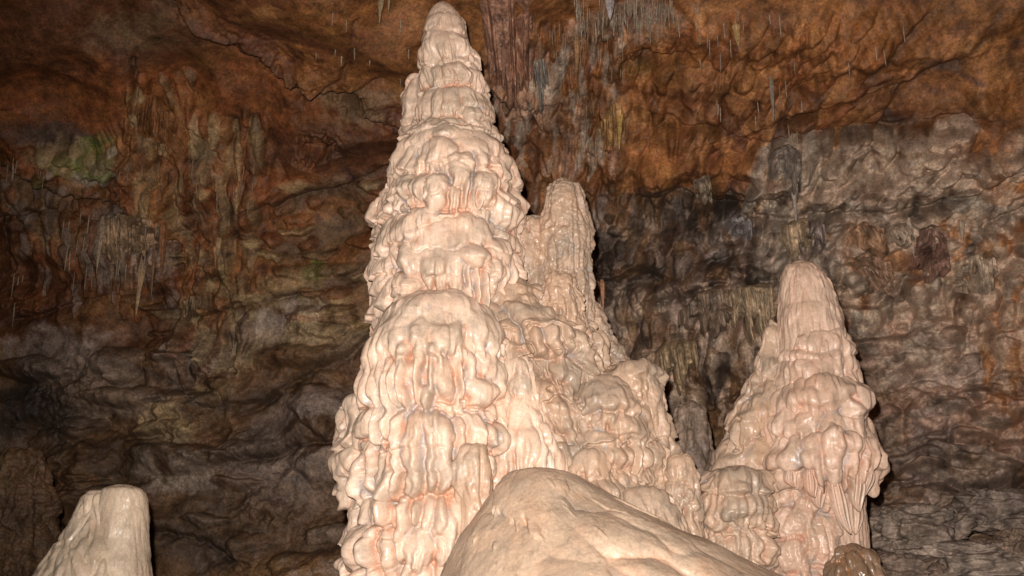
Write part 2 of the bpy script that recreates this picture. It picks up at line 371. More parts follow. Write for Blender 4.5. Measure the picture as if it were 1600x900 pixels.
# ribs
for a in [(230,230,60,60,9,.05,.3),(300,300,60,60,8,.05,.2),(200,370,70,60,6,.05),(250,200,40,50,8,.06,.4),(310,440,40,80,8,.05),(350,380,20,110,10,.05),(300,480,30,24,6,.05,0,'yt',.4),
          (900,80,150,90,8,.045,0),(980,40,90,50,6,.05,0,'lg',.35),(800,110,50,100,11,.06,.1),(850,160,24,70,7,.05,0),(900,220,60,110,8,.055,.05),(955,210,30,40,8,.05,0),
          (1050,280,50,40,12,.05),(1140,110,50,60,9,.05),(1230,260,34,60,10,.07,.15),(1245,370,34,44,8,.06,.2),(1150,360,40,22,8,.06,0,'wh',.35),(1140,400,46,14,8,.05,0,'wh',.35),
          (1250,80,70,90,13,.05,.3),(1380,60,100,70,16,.04,.5),(1570,280,50,90,14,.05,0),(1060,590,46,50,11,.08,.05),(1000,500,60,60,10,.05),(1200,580,50,40,9,.06,-.1),(950,340,40,80,10,.04),
          (1440,250,60,40,14,.03,.1),(1570,470,40,70,13,.05),(1540,560,40,60,14,.05)]:
    flutes(*a)

HB = np.zeros(H.shape); HL = HB
def wlobe(s0, x0, w_, h, P, c=None, q=.5, tp=.5, lean=0.0, k=.7):
    i0, i1 = np.searchsorted(S, [s0 - h - .15, s0 + .15]); j0, j1 = np.searchsorted(XS, [x0 - w_ - .2 - abs(lean)*h, x0 + w_ + .2 + abs(lean)*h])
    W = (slice(i0, i1), slice(j0, j1))
    if i1 - i0 < 3 or j1 - j0 < 3: return
    v = s0 - (SS[W] + .5*WS[W] + .02*n3[W]); u = XX[W] + .4*WX[W] - x0 + lean*v + .012*n3[W]; b_ = v/h
    rise = np.sqrt(np.clip(1 - (1 - np.clip(b_/q, 0, 1))**2, 0, 1)); fall = 1 - np.clip((b_ - q)/(1 - q), 0, 1)**3
    Wd = (1 - tp*sstep(q*.7, 1, b_))*(.5 + .5*np.clip(b_/.3, 0, 1)**.5)
    hg = np.where((b_ > 0) & (b_ < 1), P*rise*fall*np.clip(1 - (u/(w_*Wd))**2, 0, 1)**.55, 0)
    up = hg > HL[W]; HL[W] = np.where(up, hg, HL[W])
    if c is not None:
        mk = (up*sstep(.05, .4, hg/P)*k)[..., None]; WC[W] = WC[W]*(1-mk) + mk*c
wr = np.random.default_rng(99)
def wzone(x0, x1, y0, y1, n, wd, ht, P, cols, lean=0.0, k=.6):
    n = int(n*2.2)
    for _ in range(n):
        px, py = wr.uniform(x0, x1), wr.uniform(y0, y1); s0, xx, mm = wloc(px, py)
        c = C3(cols[wr.integers(len(cols))])*wr.uniform(.6, 1.35) if cols else None
        w_ = wr.uniform(*wd)*mm
        wlobe(s0, xx, w_, wr.uniform(*ht)*mm, (1.7 if cols else .8)*wr.uniform(*P)*(w_/(mm*12))**.4, c, wr.uniform(.25, .7), wr.uniform(.2, .85), lean + wr.uniform(-.12, .12), min(.75, k*1.2))
# big lumps first, slender drips on top of them
wzone(940,1600,200,640,60,(25,60),(50,120),(.10,.22),None)
wzone(250,420,180,560,26,(14,40),(50,140),(.06,.14),None)
wzone(20,600,520,880,9,(40,100),(30,90),(.10,.2),None)
HL = np.zeros(H.shape)
wzone(1290,1600,330,480,70,(9,20),(26,60),(.12,.22),['tan','og','gy','lg','tan'],0,.45)
wzone(1190,1290,210,420,44,(6,14),(30,80),(.06,.14),['gy','tan','lg'],.1,.45)
wzone(960,1230,430,640,90,(6,15),(30,95),(.06,.14),['gy','dk','db','db','tan'],0,.5)
wzone(940,1200,290,430,90,(5,14),(20,60),(.04,.10),['db','pg','dk','dk','db'],0,.5)  # dark drip colours keep the painted shade of the recess
wzone(1280,1600,200,330,60,(10,26),(24,60),(.09,.17),['tan','lg','gy'],0,.3)
wzone(1530,1600,200,620,36,(8,18),(40,100),(.06,.12),['og','ob','tan'],0,.45)
wzone(1300,1600,480,690,40,(12,40),(16,50),(.04,.11),['gy','pg','pk'],0,.3)
wzone(1320,1600,700,900,60,(14,40),(12,34),(.06,.14),['gy','db','pg'],0,.35)
wzone(760,970,30,300,130,(4,11),(26,90),(.05,.10),['ob','rb','db','lg','pk'],0,.4)
wzone(960,1180,10,280,50,(6,16),(26,80),(.04,.08),['ob','rb','og'],0,.35)
wzone(1180,1400,10,200,40,(8,22),(40,110),(.04,.08),['ob','og','ro'],.35,.35)
wzone(200,290,120,330,50,(4,12),(30,80),(.05,.10),['ro','og','ob','yt'],0,.4)
wzone(280,400,180,520,80,(4,14),(26,90),(.05,.11),['ro','ob','db','yt'],0,.4)
wzone(0,280,260,470,70,(4,11),(20,60),(.03,.08),['rb','db','ro','pg'],0,.4)
wzone(150,270,330,400,50,(3,7),(40,90),(.05,.10),['pg','gy','rb'],0,.5)
wzone(80,240,210,250,16,(8,20),(14,30),(.04,.08),['gr','lg','yt'],0,.5)
wzone(240,600,280,520,30,(14,36),(10,26),(.03,.06),['ro','yt','db'],0,.35)
wzone(20,560,540,890,8,(20,50),(14,40),(.04,.09),['gy','db','pg','db'],.3,.25)
HL = HL*(1 - .35*sstep(7.3, 9, SS)) + HB
H = (H + HL).astype(np.float32)
H2 = H.copy(); 
WF = WP + WN * (blur(H2, 1))[..., None]
WFN = grid_normals(WF); 
if (WFN[len(S)//2, len(XS)//2] * WN[len(S)//2, len(XS)//2]).sum() < 0: WFN = -WFN; FLIPW = True
else: FLIPW = False
WC = np.clip(WC * (1 + .25*n2[..., None] + .55*n3[..., None]) * (1 + .3*right*sstep(3.2, 5.2, XX) + .12*right)[..., None], .012, 3)
WC = WC*np.minimum(1, .56/WC.max(-1, keepdims=True))
ic = int(np.searchsorted(S, 6.9))
face = (np.array([1.]) if FLIPW else None)
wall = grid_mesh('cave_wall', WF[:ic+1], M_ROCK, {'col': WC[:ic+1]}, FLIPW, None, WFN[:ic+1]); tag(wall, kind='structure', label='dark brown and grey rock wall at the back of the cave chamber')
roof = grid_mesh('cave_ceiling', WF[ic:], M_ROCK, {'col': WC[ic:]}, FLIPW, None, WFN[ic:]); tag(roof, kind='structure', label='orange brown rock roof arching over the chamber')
FX, FY, FD = project(WF); vis = (S > 1.2)[:, None] & (np.abs(XS) < 8)[None, :]
_fx = np.where(vis, FX, 1e6)[::2, ::2]; _fy = FY[::2, ::2]; _wf = WF[::2, ::2]; _fd = FD[::2, ::2]
def wall_at(px, py):
    d = (_fx - px)**2 + (_fy - py)**2
    near = d < max(9.0, d.min()*1.5 + 1)
    i = np.argmin(np.where(near, _fd, 1e9)); a, b = np.unravel_index(i, d.shape)
    return _wf[a, b].astype(float), float(_fd[a, b])/F

# ground sheet
g = np.linspace(-14, 14, 120); gx, gy = np.meshgrid(g, g + 8)
GP = np.stack([gx, gy, 0*gx], -1); GP[..., 2] = .12*fbm(GP, 2.0, 4, .5, 77) + .04*ridged(GP, .7, 3, .5, 78) - .1
GC = np.broadcast_to(np.array([.16, .11, .075]), GP.shape)
ground = grid_mesh('ground', GP, M_ROCK, {'col': GC}); tag(ground, kind='structure', label='uneven brown clay and rock ground of the cave')

# ------------------------------------------------------------------ flowstone bodies
def at_x(b, y):
    i = np.argmin(np.abs(b.py[:, len(b.th)//2] - y)); return b.px[i, len(b.th)//2]
class Body:
    """a dripstone body: a closed column swept down a traced outline at its own depth, then covered in lobes of flowstone"""
    def __init__(s_, cont, D, kd=1.0, inset=.02, ds=.006, seed=1, zbot=-.15, cap=.6, wob=.05):
        c = np.array(cont, float); s_.r = np.random.default_rng(seed); s_.seed = seed; s_.D = D
        l = at(c[:, 1], c[:, 0], D); r = at(c[:, 2], c[:, 0], D)
        Z = l[:, 2]; Xc = (l[:, 0] + r[:, 0])/2; R = np.maximum((r[:, 0] - l[:, 0])/2 - inset, .012)
        a = np.linspace(0, math.pi/2, 7)[:-1]
        Zc = Z[0] + R[0]*cap*np.cos(a); Rc = np.maximum(R[0]*np.sin(a), .0008)
        Z = np.concatenate([Zc, Z]); Xc = np.concatenate([np.full(6, Xc[0]), Xc]); R = np.concatenate([Rc, R])
        if Z[-1] > zbot: Z = np.append(Z, zbot); Xc = np.append(Xc, Xc[-1]); R = np.append(R, R[-1]*1.08)
        d = np.concatenate([[0], np.cumsum(np.hypot(np.diff(Z), np.diff(R)))])
        t = np.linspace(0, d[-1], 1500); Zi, Xi, Ri = (np.interp(t, d, v) for v in (Z, Xc, R))
        k = np.hanning(2*int(.035/(t[1])) + 3); k /= k.sum(); h = len(k)//2
        def sm(v): return np.convolve(np.concatenate([np.full(h, v[0]), v, np.full(h, v[-1])]), k, 'valid')
        Zi, Xi, Ri = sm(Zi), sm(Xi), sm(Ri); Ri[0] = .0005
        d = np.concatenate([[0], np.cumsum(np.hypot(np.diff(Zi), np.diff(Ri)))])
        zvis = at(800, 925, D - .3)[2]
        iv = np.searchsorted(-Zi, -zvis); dv = d[min(iv, len(d)-1)]
        s = np.concatenate([np.arange(0, dv, ds), np.arange(dv, d[-1] + .04, .04)]); s[-1] = d[-1]
        s_.s = s; s_.R = np.interp(s, d, Ri); s_.Z = np.interp(s, d, Zi); s_.X = np.interp(s, d, Xi)
        Rm = np.quantile(s_.R, .8); st = ds/Rm
        f = np.arange(-1.85, 1.85, st); b = np.arange(1.85, 2*math.pi - 1.85, 4*st)
        th = np.concatenate([b[b > math.pi] - 2*math.pi, f, b[b <= math.pi]]); th = np.unique(np.concatenate([[-math.pi], th, [math.pi]]))
        s_.th = th
        T = th[None, :]; Rr = s_.R[:, None]
        P = np.stack([s_.X[:, None] + Rr*np.sin(T), D - kd*Rr*np.cos(T), np.broadcast_to(s_.Z[:, None], (len(s), len(th)))], -1)
        n = grid_normals(P); mid = len(th)//2
        q = len(s)//2
        s_.flip = n[q, mid, 1] > 0
        if s_.flip: n = -n
        n[0] = (0, 0, 1); s_.P = P; s_.n = n
        s_.px, s_.py, s_.pd = project(P)
        front = (np.abs(T) < 1.62) & (s < dv + .1)[:, None]
        s_.fx = np.where(front, s_.px, 1e6)[::2, ::2]; s_.fy = s_.py[::2, ::2]
        s_.A = wob*fbm(P, .5, 3, .5, seed*3.3) * sstep(0, .2, s)[:, None]    # slow irregularity
        s_.wu = .03*fbm(P, .16, 3, .55, seed*5.1); s_.wv = .03*fbm(P, .16, 3, .55, seed*7.7)
        s_.auto = np.zeros(P.shape[:2], np.float32); s_.tr = s_.auto.copy(); s_.M = s_.auto.copy(); s_.sm = s_.auto.copy()
        s_.dv = dv; s_.frac = np.full(P.shape[:2], .6)
    def steps(s_, ys, amp=.045, wave=.05, x=None, fade=.25):
        '''rings of overhanging ledges whose lower edges cross the front at the photo rows ys'''
        xm = lambda y: float(at_x(s_, y)) if x is None else x
        e = [0.0] + sorted(s_.loc(xm(y), y)[0] for y in ys) ; e += list(np.arange(e[-1] + .22, s_.s[-1] + .5, .22)); e = np.array(e)
        T = s_.th[None, :]; Sv = s_.s[:, None] + wave*(np.sin(T*1.0 + s_.seed)*.6) + wave*1.6*(s_.wv/.03) + wave*3.2*fbm(s_.P, .30, 3, .55, s_.seed + 71.5) - wave*.6*math.sin(s_.seed)
        Sv = np.clip(Sv, 0, e[-1] - .01); k = np.clip(np.searchsorted(e, Sv, side='right') - 1, 0, len(e) - 2)
        f = (Sv - e[k])/(e[k+1] - e[k]); s_.frac = f
        rise = np.sqrt(np.clip(1 - (1 - np.clip(f/.8, 0, 1))**2, 0, 1)); fall = 1 - sstep(.86, 1.0, f)
        amp = amp*np.clip(.65 + 1.7*fbm(s_.P, .22, 2, .5, s_.seed + 91.5), .1, 1.3)
        s_.A = s_.A + (amp*rise*fall - .02) * sstep(0, fade, s_.s)[:, None]; s_.fade = fade
    def loc(s_, px, py):
        d = (s_.fx - px)**2 + (s_.fy - py)**2; i = np.argmin(d); a, b = np.unravel_index(i, d.shape)
        return s_.s[::2][a], s_.th[::2][b], s_.pd[::2, ::2][a, b]/F
    def lobe(s_, s0, t0, w, h, P, q=.6, tp=.5, e=2.5, lift=0.0, field='auto', hem=0, lean=0.0, flute=0.0, pw=.46, wr=1.0):
        """one lobe: rounded top, fullest at q of its length, tail narrowed by tp, hem with drips"""
        i0, i1 = np.searchsorted(s_.s, [s0 - .03, s0 + h*(1.7 if hem else 1.15) + .03])
        if i1 - i0 < 3: return
        rm = max(s_.R[i0:i1].mean(), .03); dt = (w*1.6 + .06)/rm
        if dt > 3.1: j = np.arange(len(s_.th)); 
        else:
            d = (s_.th - t0 + math.pi) % (2*math.pi) - math.pi; j = np.nonzero(np.abs(d) < dt)[0]
        if len(j) < 3: return
        I = slice(i0, i1)
        du = (((s_.th[j] - t0 + math.pi) % (2*math.pi)) - math.pi)[None, :]*s_.R[I][:, None]
        wn = min(1, w/.05)*wr
        u = du + s_.wu[I][:, j]*wn; v = (s_.s[I] - s0)[:, None] + s_.wv[I][:, j]*wn
        u = u + lean*v; a = u/w
        hh = h
        if hem:
            k = s_.r; hm = 0
            for _ in range(hem):
                c = k.uniform(-.85, .85); ww = k.uniform(.06, .16)*(4/max(hem, 4))**.3
                hm = np.maximum(hm, k.uniform(.12, .6)*np.exp(-((a - c)/ww)**2))
            hh = h*(.88 + hm + .06*np.cos(a*3))
        b = v/hh
        rise = np.sqrt(np.clip(1 - (1 - np.clip(b/q, 0, 1))**2, 0, 1))**1.1
        fall = 1 - np.clip((b - q)/(1 - q), 0, 1)**e
        W = (1 - tp*sstep(q*.8, 1, b)) * (.55 + .45*np.sqrt(np.clip(1 - (1 - np.clip(b/.35, 0, 1))**2, 0, 1)))
        c2 = np.clip(1 - (a/np.maximum(W, .05))**2, 0, 1)
        hgt = (lift*np.clip(b*4, 0, 1) + P*rise)*fall
        if flute: hgt = hgt*(1 + flute*np.sin(a*9 + 2*s_.r.uniform(0, 3) + 3*np.sin(a*4))*sstep(.15, .8, b))
        hgt = np.where((b > 0) & (b < 1), hgt*c2**pw, 0)
        tgt = getattr(s_, field); sub_ = tgt[I][:, j]; tgt[i0:i1, j[0]:j[-1]+1] if False else None
        ix = np.ix_(np.arange(i0, i1), j)
        tgt[ix] = np.maximum(tgt[ix], hgt)
        if field == 'tr':
            mk = np.where((b > -.03) & (b < 1), sstep(0, .25, c2), 0); s_.M[ix] = np.maximum(s_.M[ix], mk)
    def L(s_, x, y0, y1, hw, P=.06, **k):
        """a lobe traced from the photo: centre x, top y0, bottom y1, half width, in photo pixels"""
        a, t, mm = s_.loc(x, y0); b, t2, _ = s_.loc(x, y1)
        h = max(b - a, (y1 - y0)*mm*.6); R = np.interp(a + h/2, s_.s, s_.R)
        tm = (s_.loc(x, (y0+y1)/2)[1])
        cosf = max(.45, math.cos(tm)); dr = k.pop('dr', None); s_.lobe(a, tm, hw*mm/cosf, h, P, field='tr', **k)
        if dr is None: dr = k.get('hem', 0)*1.6 if hw > 16 else (1 if hw > 9 and s_.r.random() < .6 else 0)
        for _ in range(int(dr)):
            Rr = max(R, .05); o = s_.r.uniform(-.8, .8); wd = s_.r.uniform(.012, .024)
            s_.lobe(a + h*s_.r.uniform(.55, .85), tm + o*hw*mm/cosf/Rr, wd, s_.r.uniform(.09, .22)*min(1.4, .6 + h), P*.25, q=.25, tp=s_.r.uniform(.3, .75), e=4, lift=P*.6, field='tr', pw=.5)
    def row(s_, y0, y1, x0, x1, n, P=.05, jit=.25, **k):
        e = np.linspace(x0, x1, n+1) + s_.r.uniform(-jit, jit, n+1)*(x1-x0)/n
        for a, b in zip(e[:-1], e[1:]):
            dy = (y1 - y0)
            s_.L((a+b)/2, y0 + s_.r.uniform(-.12, .12)*dy, y1 + s_.r.uniform(-.22, .18)*dy, abs(b-a)*.56, P*s_.r.uniform(.75, 1.2), **k)
    def tiers(s_, gap=(.16, .26), wid=(.045, .11), P=(.035, .075), s0=.1, s1=None, tp=(.2, .8), hemp=.3, drips=.8, small=1.0):
        r = s_.r; s = s0; s1 = s1 or min(s_.s[-1], s_.dv + .3)
        while s < s1:
            g_ = r.uniform(*gap); R = np.interp(s, s_.s, s_.R); circ = 2*math.pi*max(R, .05); u = 0
            while u < circ:
                w_ = r.uniform(*wid); t = u/max(R, .05) - math.pi; ss = s + r.uniform(-.3, .3)*g_
                p = r.uniform(*P); h = g_*r.uniform(1.0, 1.7)
                s_.lobe(ss, t, w_, h, p, q=r.uniform(.45, .75), tp=r.uniform(*tp), e=r.uniform(2, 5), hem=int(r.integers(2, 5)) if r.random() < hemp else 0, flute=r.uniform(0, .14))
                if r.random() < drips:
                    for _ in range(int(r.integers(1, 4))):
                        s_.lobe(ss + h*r.uniform(.45, .8), t + r.uniform(-.8, .8)*w_/max(R, .05), r.uniform(.010, .026), g_*r.uniform(.4, .9), p*.35, q=.3, tp=.5, e=4, lift=p*.55)
                u += w_*r.uniform(1.2, 1.8)
            s += g_
        n = int(140*small*(s1 - s0))
        for _ in range(n):
            ss = r.uniform(s0, s1); w_ = r.uniform(.012, .035)
            s_.lobe(ss, r.uniform(-1.9, 1.9), w_, w_*r.uniform(2, 6), r.uniform(.02, .045), q=r.uniform(.3, .7), tp=r.uniform(.2, .8), e=3)
    def sprinkle(s_, n, w=(.008, .020), P=(.006, .016), ln=(4, 14)):
        r = s_.r
        for _ in range(n):
            w_ = r.uniform(*w)
            s_.lobe(r.uniform(.02, s_.dv), r.uniform(-1.8, 1.8), w_, w_*r.uniform(*ln), r.uniform(*P), q=r.uniform(.2, .7), tp=r.uniform(.1, .8), e=3, field='sm')
    def build(s_, name, mat, sag=.18, crinkle=.003, href=.045, smooth_amp=.002, rp=0.003, knob=0.0, spr=25, fl=.026):
        if spr: s_.sprinkle(int(spr*s_.dv))
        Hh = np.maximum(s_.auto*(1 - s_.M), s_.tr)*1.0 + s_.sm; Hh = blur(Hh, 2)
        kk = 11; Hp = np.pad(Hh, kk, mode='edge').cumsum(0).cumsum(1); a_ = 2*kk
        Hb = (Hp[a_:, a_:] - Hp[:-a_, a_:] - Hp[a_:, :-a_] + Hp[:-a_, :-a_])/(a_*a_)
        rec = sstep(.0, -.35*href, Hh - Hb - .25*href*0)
        P = s_.P
        cr = ridged(P, .045, 3, .6, s_.seed, (1, 1, .45)) if crinkle else 0
        if fl:
            fu = fbm(P, .10, 2, .45, s_.seed + 60.5, (1, 1, .16)); Hh = Hh + fl*(np.minimum(np.abs(fu)*2.2, .8) - .4)*sstep(.1, .6, s_.frac)*sstep(0, getattr(s_, 'fade', .15), s_.s)[:, None]
        Hh = Hh + s_.A + crinkle*cr*(.12 + rec) + smooth_amp*fbm(P, .06, 3, .55, 5.5)
        if rp: Hh = Hh + rp*fbm(P, .05, 3, .55, 15.5, (1.3, 1.3, .22))
        if knob: Hh = Hh + knob*np.abs(fbm(P, .05, 2, .5, 25.5))
        Hh = Hh * sstep(0, .06, s_.s)[:, None]
        FP = P + s_.n*Hh[..., None]; FP[..., 2] -= sag*np.clip(Hh, -.02, .3)
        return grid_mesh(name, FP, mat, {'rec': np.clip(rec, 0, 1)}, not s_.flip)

GRP = 'cream flowstone stalagmites'
# ---- main stalagmite
root = empty('stalagmite', at(740, 900, 7.1), 'giant cream tiered stalagmite in the centre, reaching the top of the photo', 'stalagmite', None)

b = Body([(4,681,704),(12,669,714),(30,659,724),(60,652,740),(90,652,749),(110,656,751),(135,655,758),(165,652,766),(200,648,770),(230,628,786),(260,614,797),(300,612,806),(335,598,815),(380,590,815),(430,590,812),(480,592,815),(600,590,830),(900,580,850)], 7.2, .95, .036, .0055, 11, wob=.03)
b.tiers((.12, .2), (.05, .11), (.03, .06), .5)
for a in [(697,20,52,34,.022),(690,42,97,38,.04),(716,58,90,24,.045),(668,60,120,16,.04)]: b.L(*a, tp=.2, q=.6, e=3)
for a in [(666,88,138,12,.045),(682,90,137,9,.045),(699,86,133,13,.055),(722,87,137,14,.06),(741,92,150,11,.06),(752,112,160,8,.055),
          (668,136,190,17,.055),(684,135,186,10,.055),(704,133,180,17,.065),(733,134,168,15,.06),(751,142,190,10,.06),(762,155,205,7,.055)]: b.L(*a, tp=.35, q=.55, e=4, flute=.1)
for a in [(737,166,200,13,.075),(753,176,208,10,.07),(765,188,215,7,.06),(705,180,200,28,.05),(665,188,240,16,.06),(650,188,262,14,.06),(700,194,222,26,.07),(635,212,290,18,.07)]: b.L(*a, tp=.4, q=.5, e=3)
b.L(750,204,262,38,.10,tp=.2,q=.5,e=5,hem=4); b.L(686,218,268,32,.085,tp=.2,q=.6,e=5,hem=5)
for a in [(660,240,292,11,.08),(643,238,300,13,.075),(680,238,282,8,.09),(697,240,285,8,.085),(748,236,290,11,.11),(765,236,292,9,.11),(780,240,300,10,.10),(796,240,306,11,.09),(621,236,292,11,.07)]: b.L(*a, tp=.5, q=.35, e=3)
b.L(718,241,300,20,.135,tp=.75,q=.4,e=5); 
for a in [(711,270,300,4,.13),(726,272,335,5,.12),(738,280,335,4,.10)]: b.L(*a, tp=.4, q=.4, e=4)
for a in [(640,272,316,18,.10),(660,268,318,16,.105),(684,276,338,21,.14),(706,288,335,6,.11),(716,294,338,5,.11),(755,268,330,18,.125),(746,300,330,5,.10)]: b.L(*a, tp=.7, q=.4, e=4)
b.L(786,298,362,27,.10,tp=.5,q=.5,e=4,flute=.15); b.L(808,300,368,13,.08,tp=.5,q=.5)
b.L(650,324,392,33,.11,tp=.5,q=.55,e=4,hem=4); b.L(622,330,420,17,.08,tp=.4,q=.4); b.L(603,345,400,13,.07)
b.L(702,332,440,66,.14,tp=.25,q=.55,e=7,hem=8,flute=.06)
b.L(652,366,436,23,.155,tp=.3,q=.6,e=5); b.L(686,382,470,26,.165,tp=.85,q=.35,e=2.5,flute=.12); b.L(735,378,432,24,.20,tp=.6,q=.45,e=4)
b.L(770,368,440,20,.135,tp=.5,q=.45); b.L(760,395,470,18,.17,tp=.85,q=.45)
for a in [(713,400,482,4,.15),(738,405,490,4,.16),(748,400,495,5,.17),(727,398,470,4,.15),(775,400,470,5,.14),(786,395,470,5,.13),(797,390,460,6,.12)]: b.L(*a, tp=.4, q=.35, e=5)
b.L(644,425,475,24,.17,tp=.3,q=.5,e=5); b.L(612,436,490,13,.10,tp=.3); b.L(600,400,480,10,.09); b.L(716,440,480,20,.12,tp=.4); b.L(590,430,500,8,.07)
b.steps([46,92,136,186,208,262,302,334,384,436,480], .034, .035, None, .8)
adopt(b.build('spire', M_CREAM, smooth_amp=.002, rp=.004), root)

b = Body([(122,638,668),(150,634,668),(200,627,668),(240,624,668),(300,598,660),(320,584,660),(350,580,650),(370,586,650),(400,581,650),(440,583,650),(500,588,660),(600,580,680)], 7.45, .9, .022, .006, 12, wob=.03)
b.tiers((.2, .34), (.06, .14), (.04, .07), .06)
for a in [(640,125,190,12,.03),(635,185,265,14,.04),(600,298,352,16,.05),(590,352,380,10,.045),(592,378,440,13,.05),(596,440,520,12,.05)]: b.L(*a, tp=.3, q=.6)
b.steps([190,262,350,378,440,500], .05, .04)
adopt(b.build('back_column', M_CREAM), root)

b = Body([(470,655,708),(478,628,738),(500,600,768),(530,586,780),(560,574,790),(620,565,800),(680,568,802),(740,572,802),(800,562,800),(900,556,790)], 6.78, 1.0, .035, .0055, 13, cap=.3, wob=.03)
b.tiers((.16, .24), (.035, .07), (.05, .08), .35, tp=(.2, .5), drips=1.0)
b.L(672,464,566,120,.10,tp=0,q=.5,e=8,hem=9,flute=.02,pw=.5)
b.L(640,474,560,60,.135,tp=.1,q=.5,e=6,hem=5,flute=.03); b.L(745,486,552,34,.13,tp=.2,q=.6,e=6,hem=4); b.L(700,500,556,30,.14,tp=.3,q=.7,e=6,hem=3)
b.L(597,500,600,22,.11,tp=.3,q=.5,e=4); 
for a in [(637,540,646,6,.13),(655,512,545,13,.16),(657,530,648,6,.14),(640,536,566,11,.155),(679,536,562,14,.15),(600,556,648,12,.12),(614,552,652,9,.13),(588,560,640,9,.11),(626,556,640,7,.13),
          (695,550,630,22,.10),(676,556,622,5,.13),(717,552,628,5,.135),(733,545,610,8,.13),(668,600,648,9,.14),(755,540,600,16,.11),(780,520,600,9,.10),(768,560,620,9,.11),(748,588,640,27,.135),(640,600,650,5,.12),(723,575,600,10,.11)]:
    b.L(*a, tp=.35, q=.4, e=4, pw=.5)
b.row(636,700,560,690,8,.14,tp=.35,q=.45,e=4); b.row(648,778,625,745,6,.155,tp=.45,q=.3,e=5,pw=.5); b.row(655,720,730,800,4,.12,tp=.4,q=.5)
b.L(692,648,780,18,.17,tp=.5,q=.25,e=6,pw=.45); b.L(655,650,778,17,.165,tp=.3,q=.25,e=6,pw=.45)
b.row(694,790,560,640,6,.13,tp=.45,q=.35,e=4); b.L(616,706,828,12,.17,tp=.4,q=.6,e=5)
b.row(772,835,625,760,7,.15,tp=.4,q=.5,e=4); b.row(815,905,560,720,8,.16,tp=.4,q=.4,e=4); b.L(697,780,884,9,.17,tp=.3,q=.7); b.L(655,815,900,28,.17,tp=.4,q=.5,e=5,flute=.12)
b.row(880,960,560,720,7,.15,tp=.4,q=.4)
b.steps([640,700,776,835,895], .03, .02)
adopt(b.build('drip_dome', M_CREAM, spr=50, smooth_amp=.002, rp=.003, fl=.016), root)

b = Body([(618,545,572),(630,534,590),(660,527,600),(720,526,612),(760,535,622),(790,546,640),(850,548,650),(870,538,650),(905,530,650)], 6.95, 1.0, .03, .0055, 14, cap=.5, wob=.03)
b.tiers((.14, .24), (.035, .08), (.04, .07), .1)
for a in [(556,612,690,26,.055),(556,672,740,20,.075),(536,690,760,12,.06),(575,690,770,15,.09),(596,700,782,13,.10),(545,740,800,13,.07),(562,770,905,12,.08),(583,775,880,14,.09),(605,790,900,14,.10),(548,800,880,9,.06),(535,868,900,12,.07)]:
    b.L(*a, tp=.35, q=.4, e=4)
b.steps([680,760,800,880], .05, .04)
adopt(b.build('side_column', M_CREAM, rp=.004), root)

b = Body([(440,756,808),(452,738,842),(480,728,878),(510,722,915),(540,724,938),(580,740,950),(640,755,965),(700,765,990),(760,765,1030),(900,760,1085)], 7.15, .85, .03, .006, 15, cap=.3, wob=.05)
b.tiers((.13, .22), (.04, .10), (.04, .08), .2, drips=1.2)
for a in [(800,438,498,45,.10),(842,476,530,42,.10),(770,468,530,26,.10),(790,486,540,17,.11),(758,452,500,22,.08),(815,470,520,20,.13),(835,500,560,17,.13),(858,494,560,15,.14),(880,500,556,15,.13),(900,500,590,14,.10),
          (812,540,562,14,.11),(800,505,545,14,.10),(832,545,640,7,.09),(846,560,690,9,.09),(872,555,600,16,.12),(890,560,620,14,.11),(862,590,680,12,.10),(882,620,700,12,.09),(905,540,600,10,.10),(925,540,610,12,.07),(935,590,650,10,.06)]:
    b.L(*a, tp=.4, q=.5, e=4)
b.steps([500,550,620,700,780], .06, .08)
adopt(b.build('shoulder', M_TAN, href=.06, crinkle=.009), root)

b = Body([(560,790,824),(568,781,836),(620,776,850),(680,764,870),(730,756,884),(760,752,890)], 6.72, .9, .02, .0055, 16, cap=.25, wob=.02)
for a in [(808,558,585,26,.03),(812,580,625,30,.03),(815,618,700,36,.035)]: b.L(*a, tp=.1, q=.6, e=5, hem=3)
b.row(668,745,758,880,8,.06,tp=.6,q=.35,e=3); b.L(790,670,725,22,.06); b.L(830,665,735,24,.065)
b.row(700,760,775,880,7,.05,tp=.5,q=.3)
adopt(b.build('pillar', M_CREAM, crinkle=.005), root)

b = Body([(693,738,752),(702,718,762),(725,704,768),(755,705,768),(790,715,770)], 6.28, .9, .01, .005, 17, cap=.4, wob=.02)
b.L(738,690,725,30,.03,tp=0,q=.6,e=4); b.row(712,768,702,770,5,.025,tp=.3,q=.4)
adopt(b.build('knob', M_TAN), root)

b = Body([(594,926,950),(602,908,974),(625,898,992),(645,892,1002),(720,888,1012),(800,880,1020)], 6.93, .9, .02, .006, 18, cap=.3, wob=.03)
b.tiers((.12, .2), (.04, .09), (.03, .06), .2)
b.L(930,590,645,34,.09,tp=0,q=.6,e=6,hem=3); b.L(968,600,650,24,.07,tp=.2,e=5); b.L(985,640,690,26,.08,tp=.1,e=5,hem=3); b.L(940,668,700,30,.07,tp=.1,e=5,hem=3); b.L(905,680,712,20,.06)
b.row(612,690,895,1005,8,.07,tp=.5,q=.4,e=4); b.row(690,740,888,1010,9,.08,tp=.4,q=.4)
b.steps([645,690,760], .05, .04)
adopt(b.build('hood', M_TAN, href=.05, crinkle=.009), root)

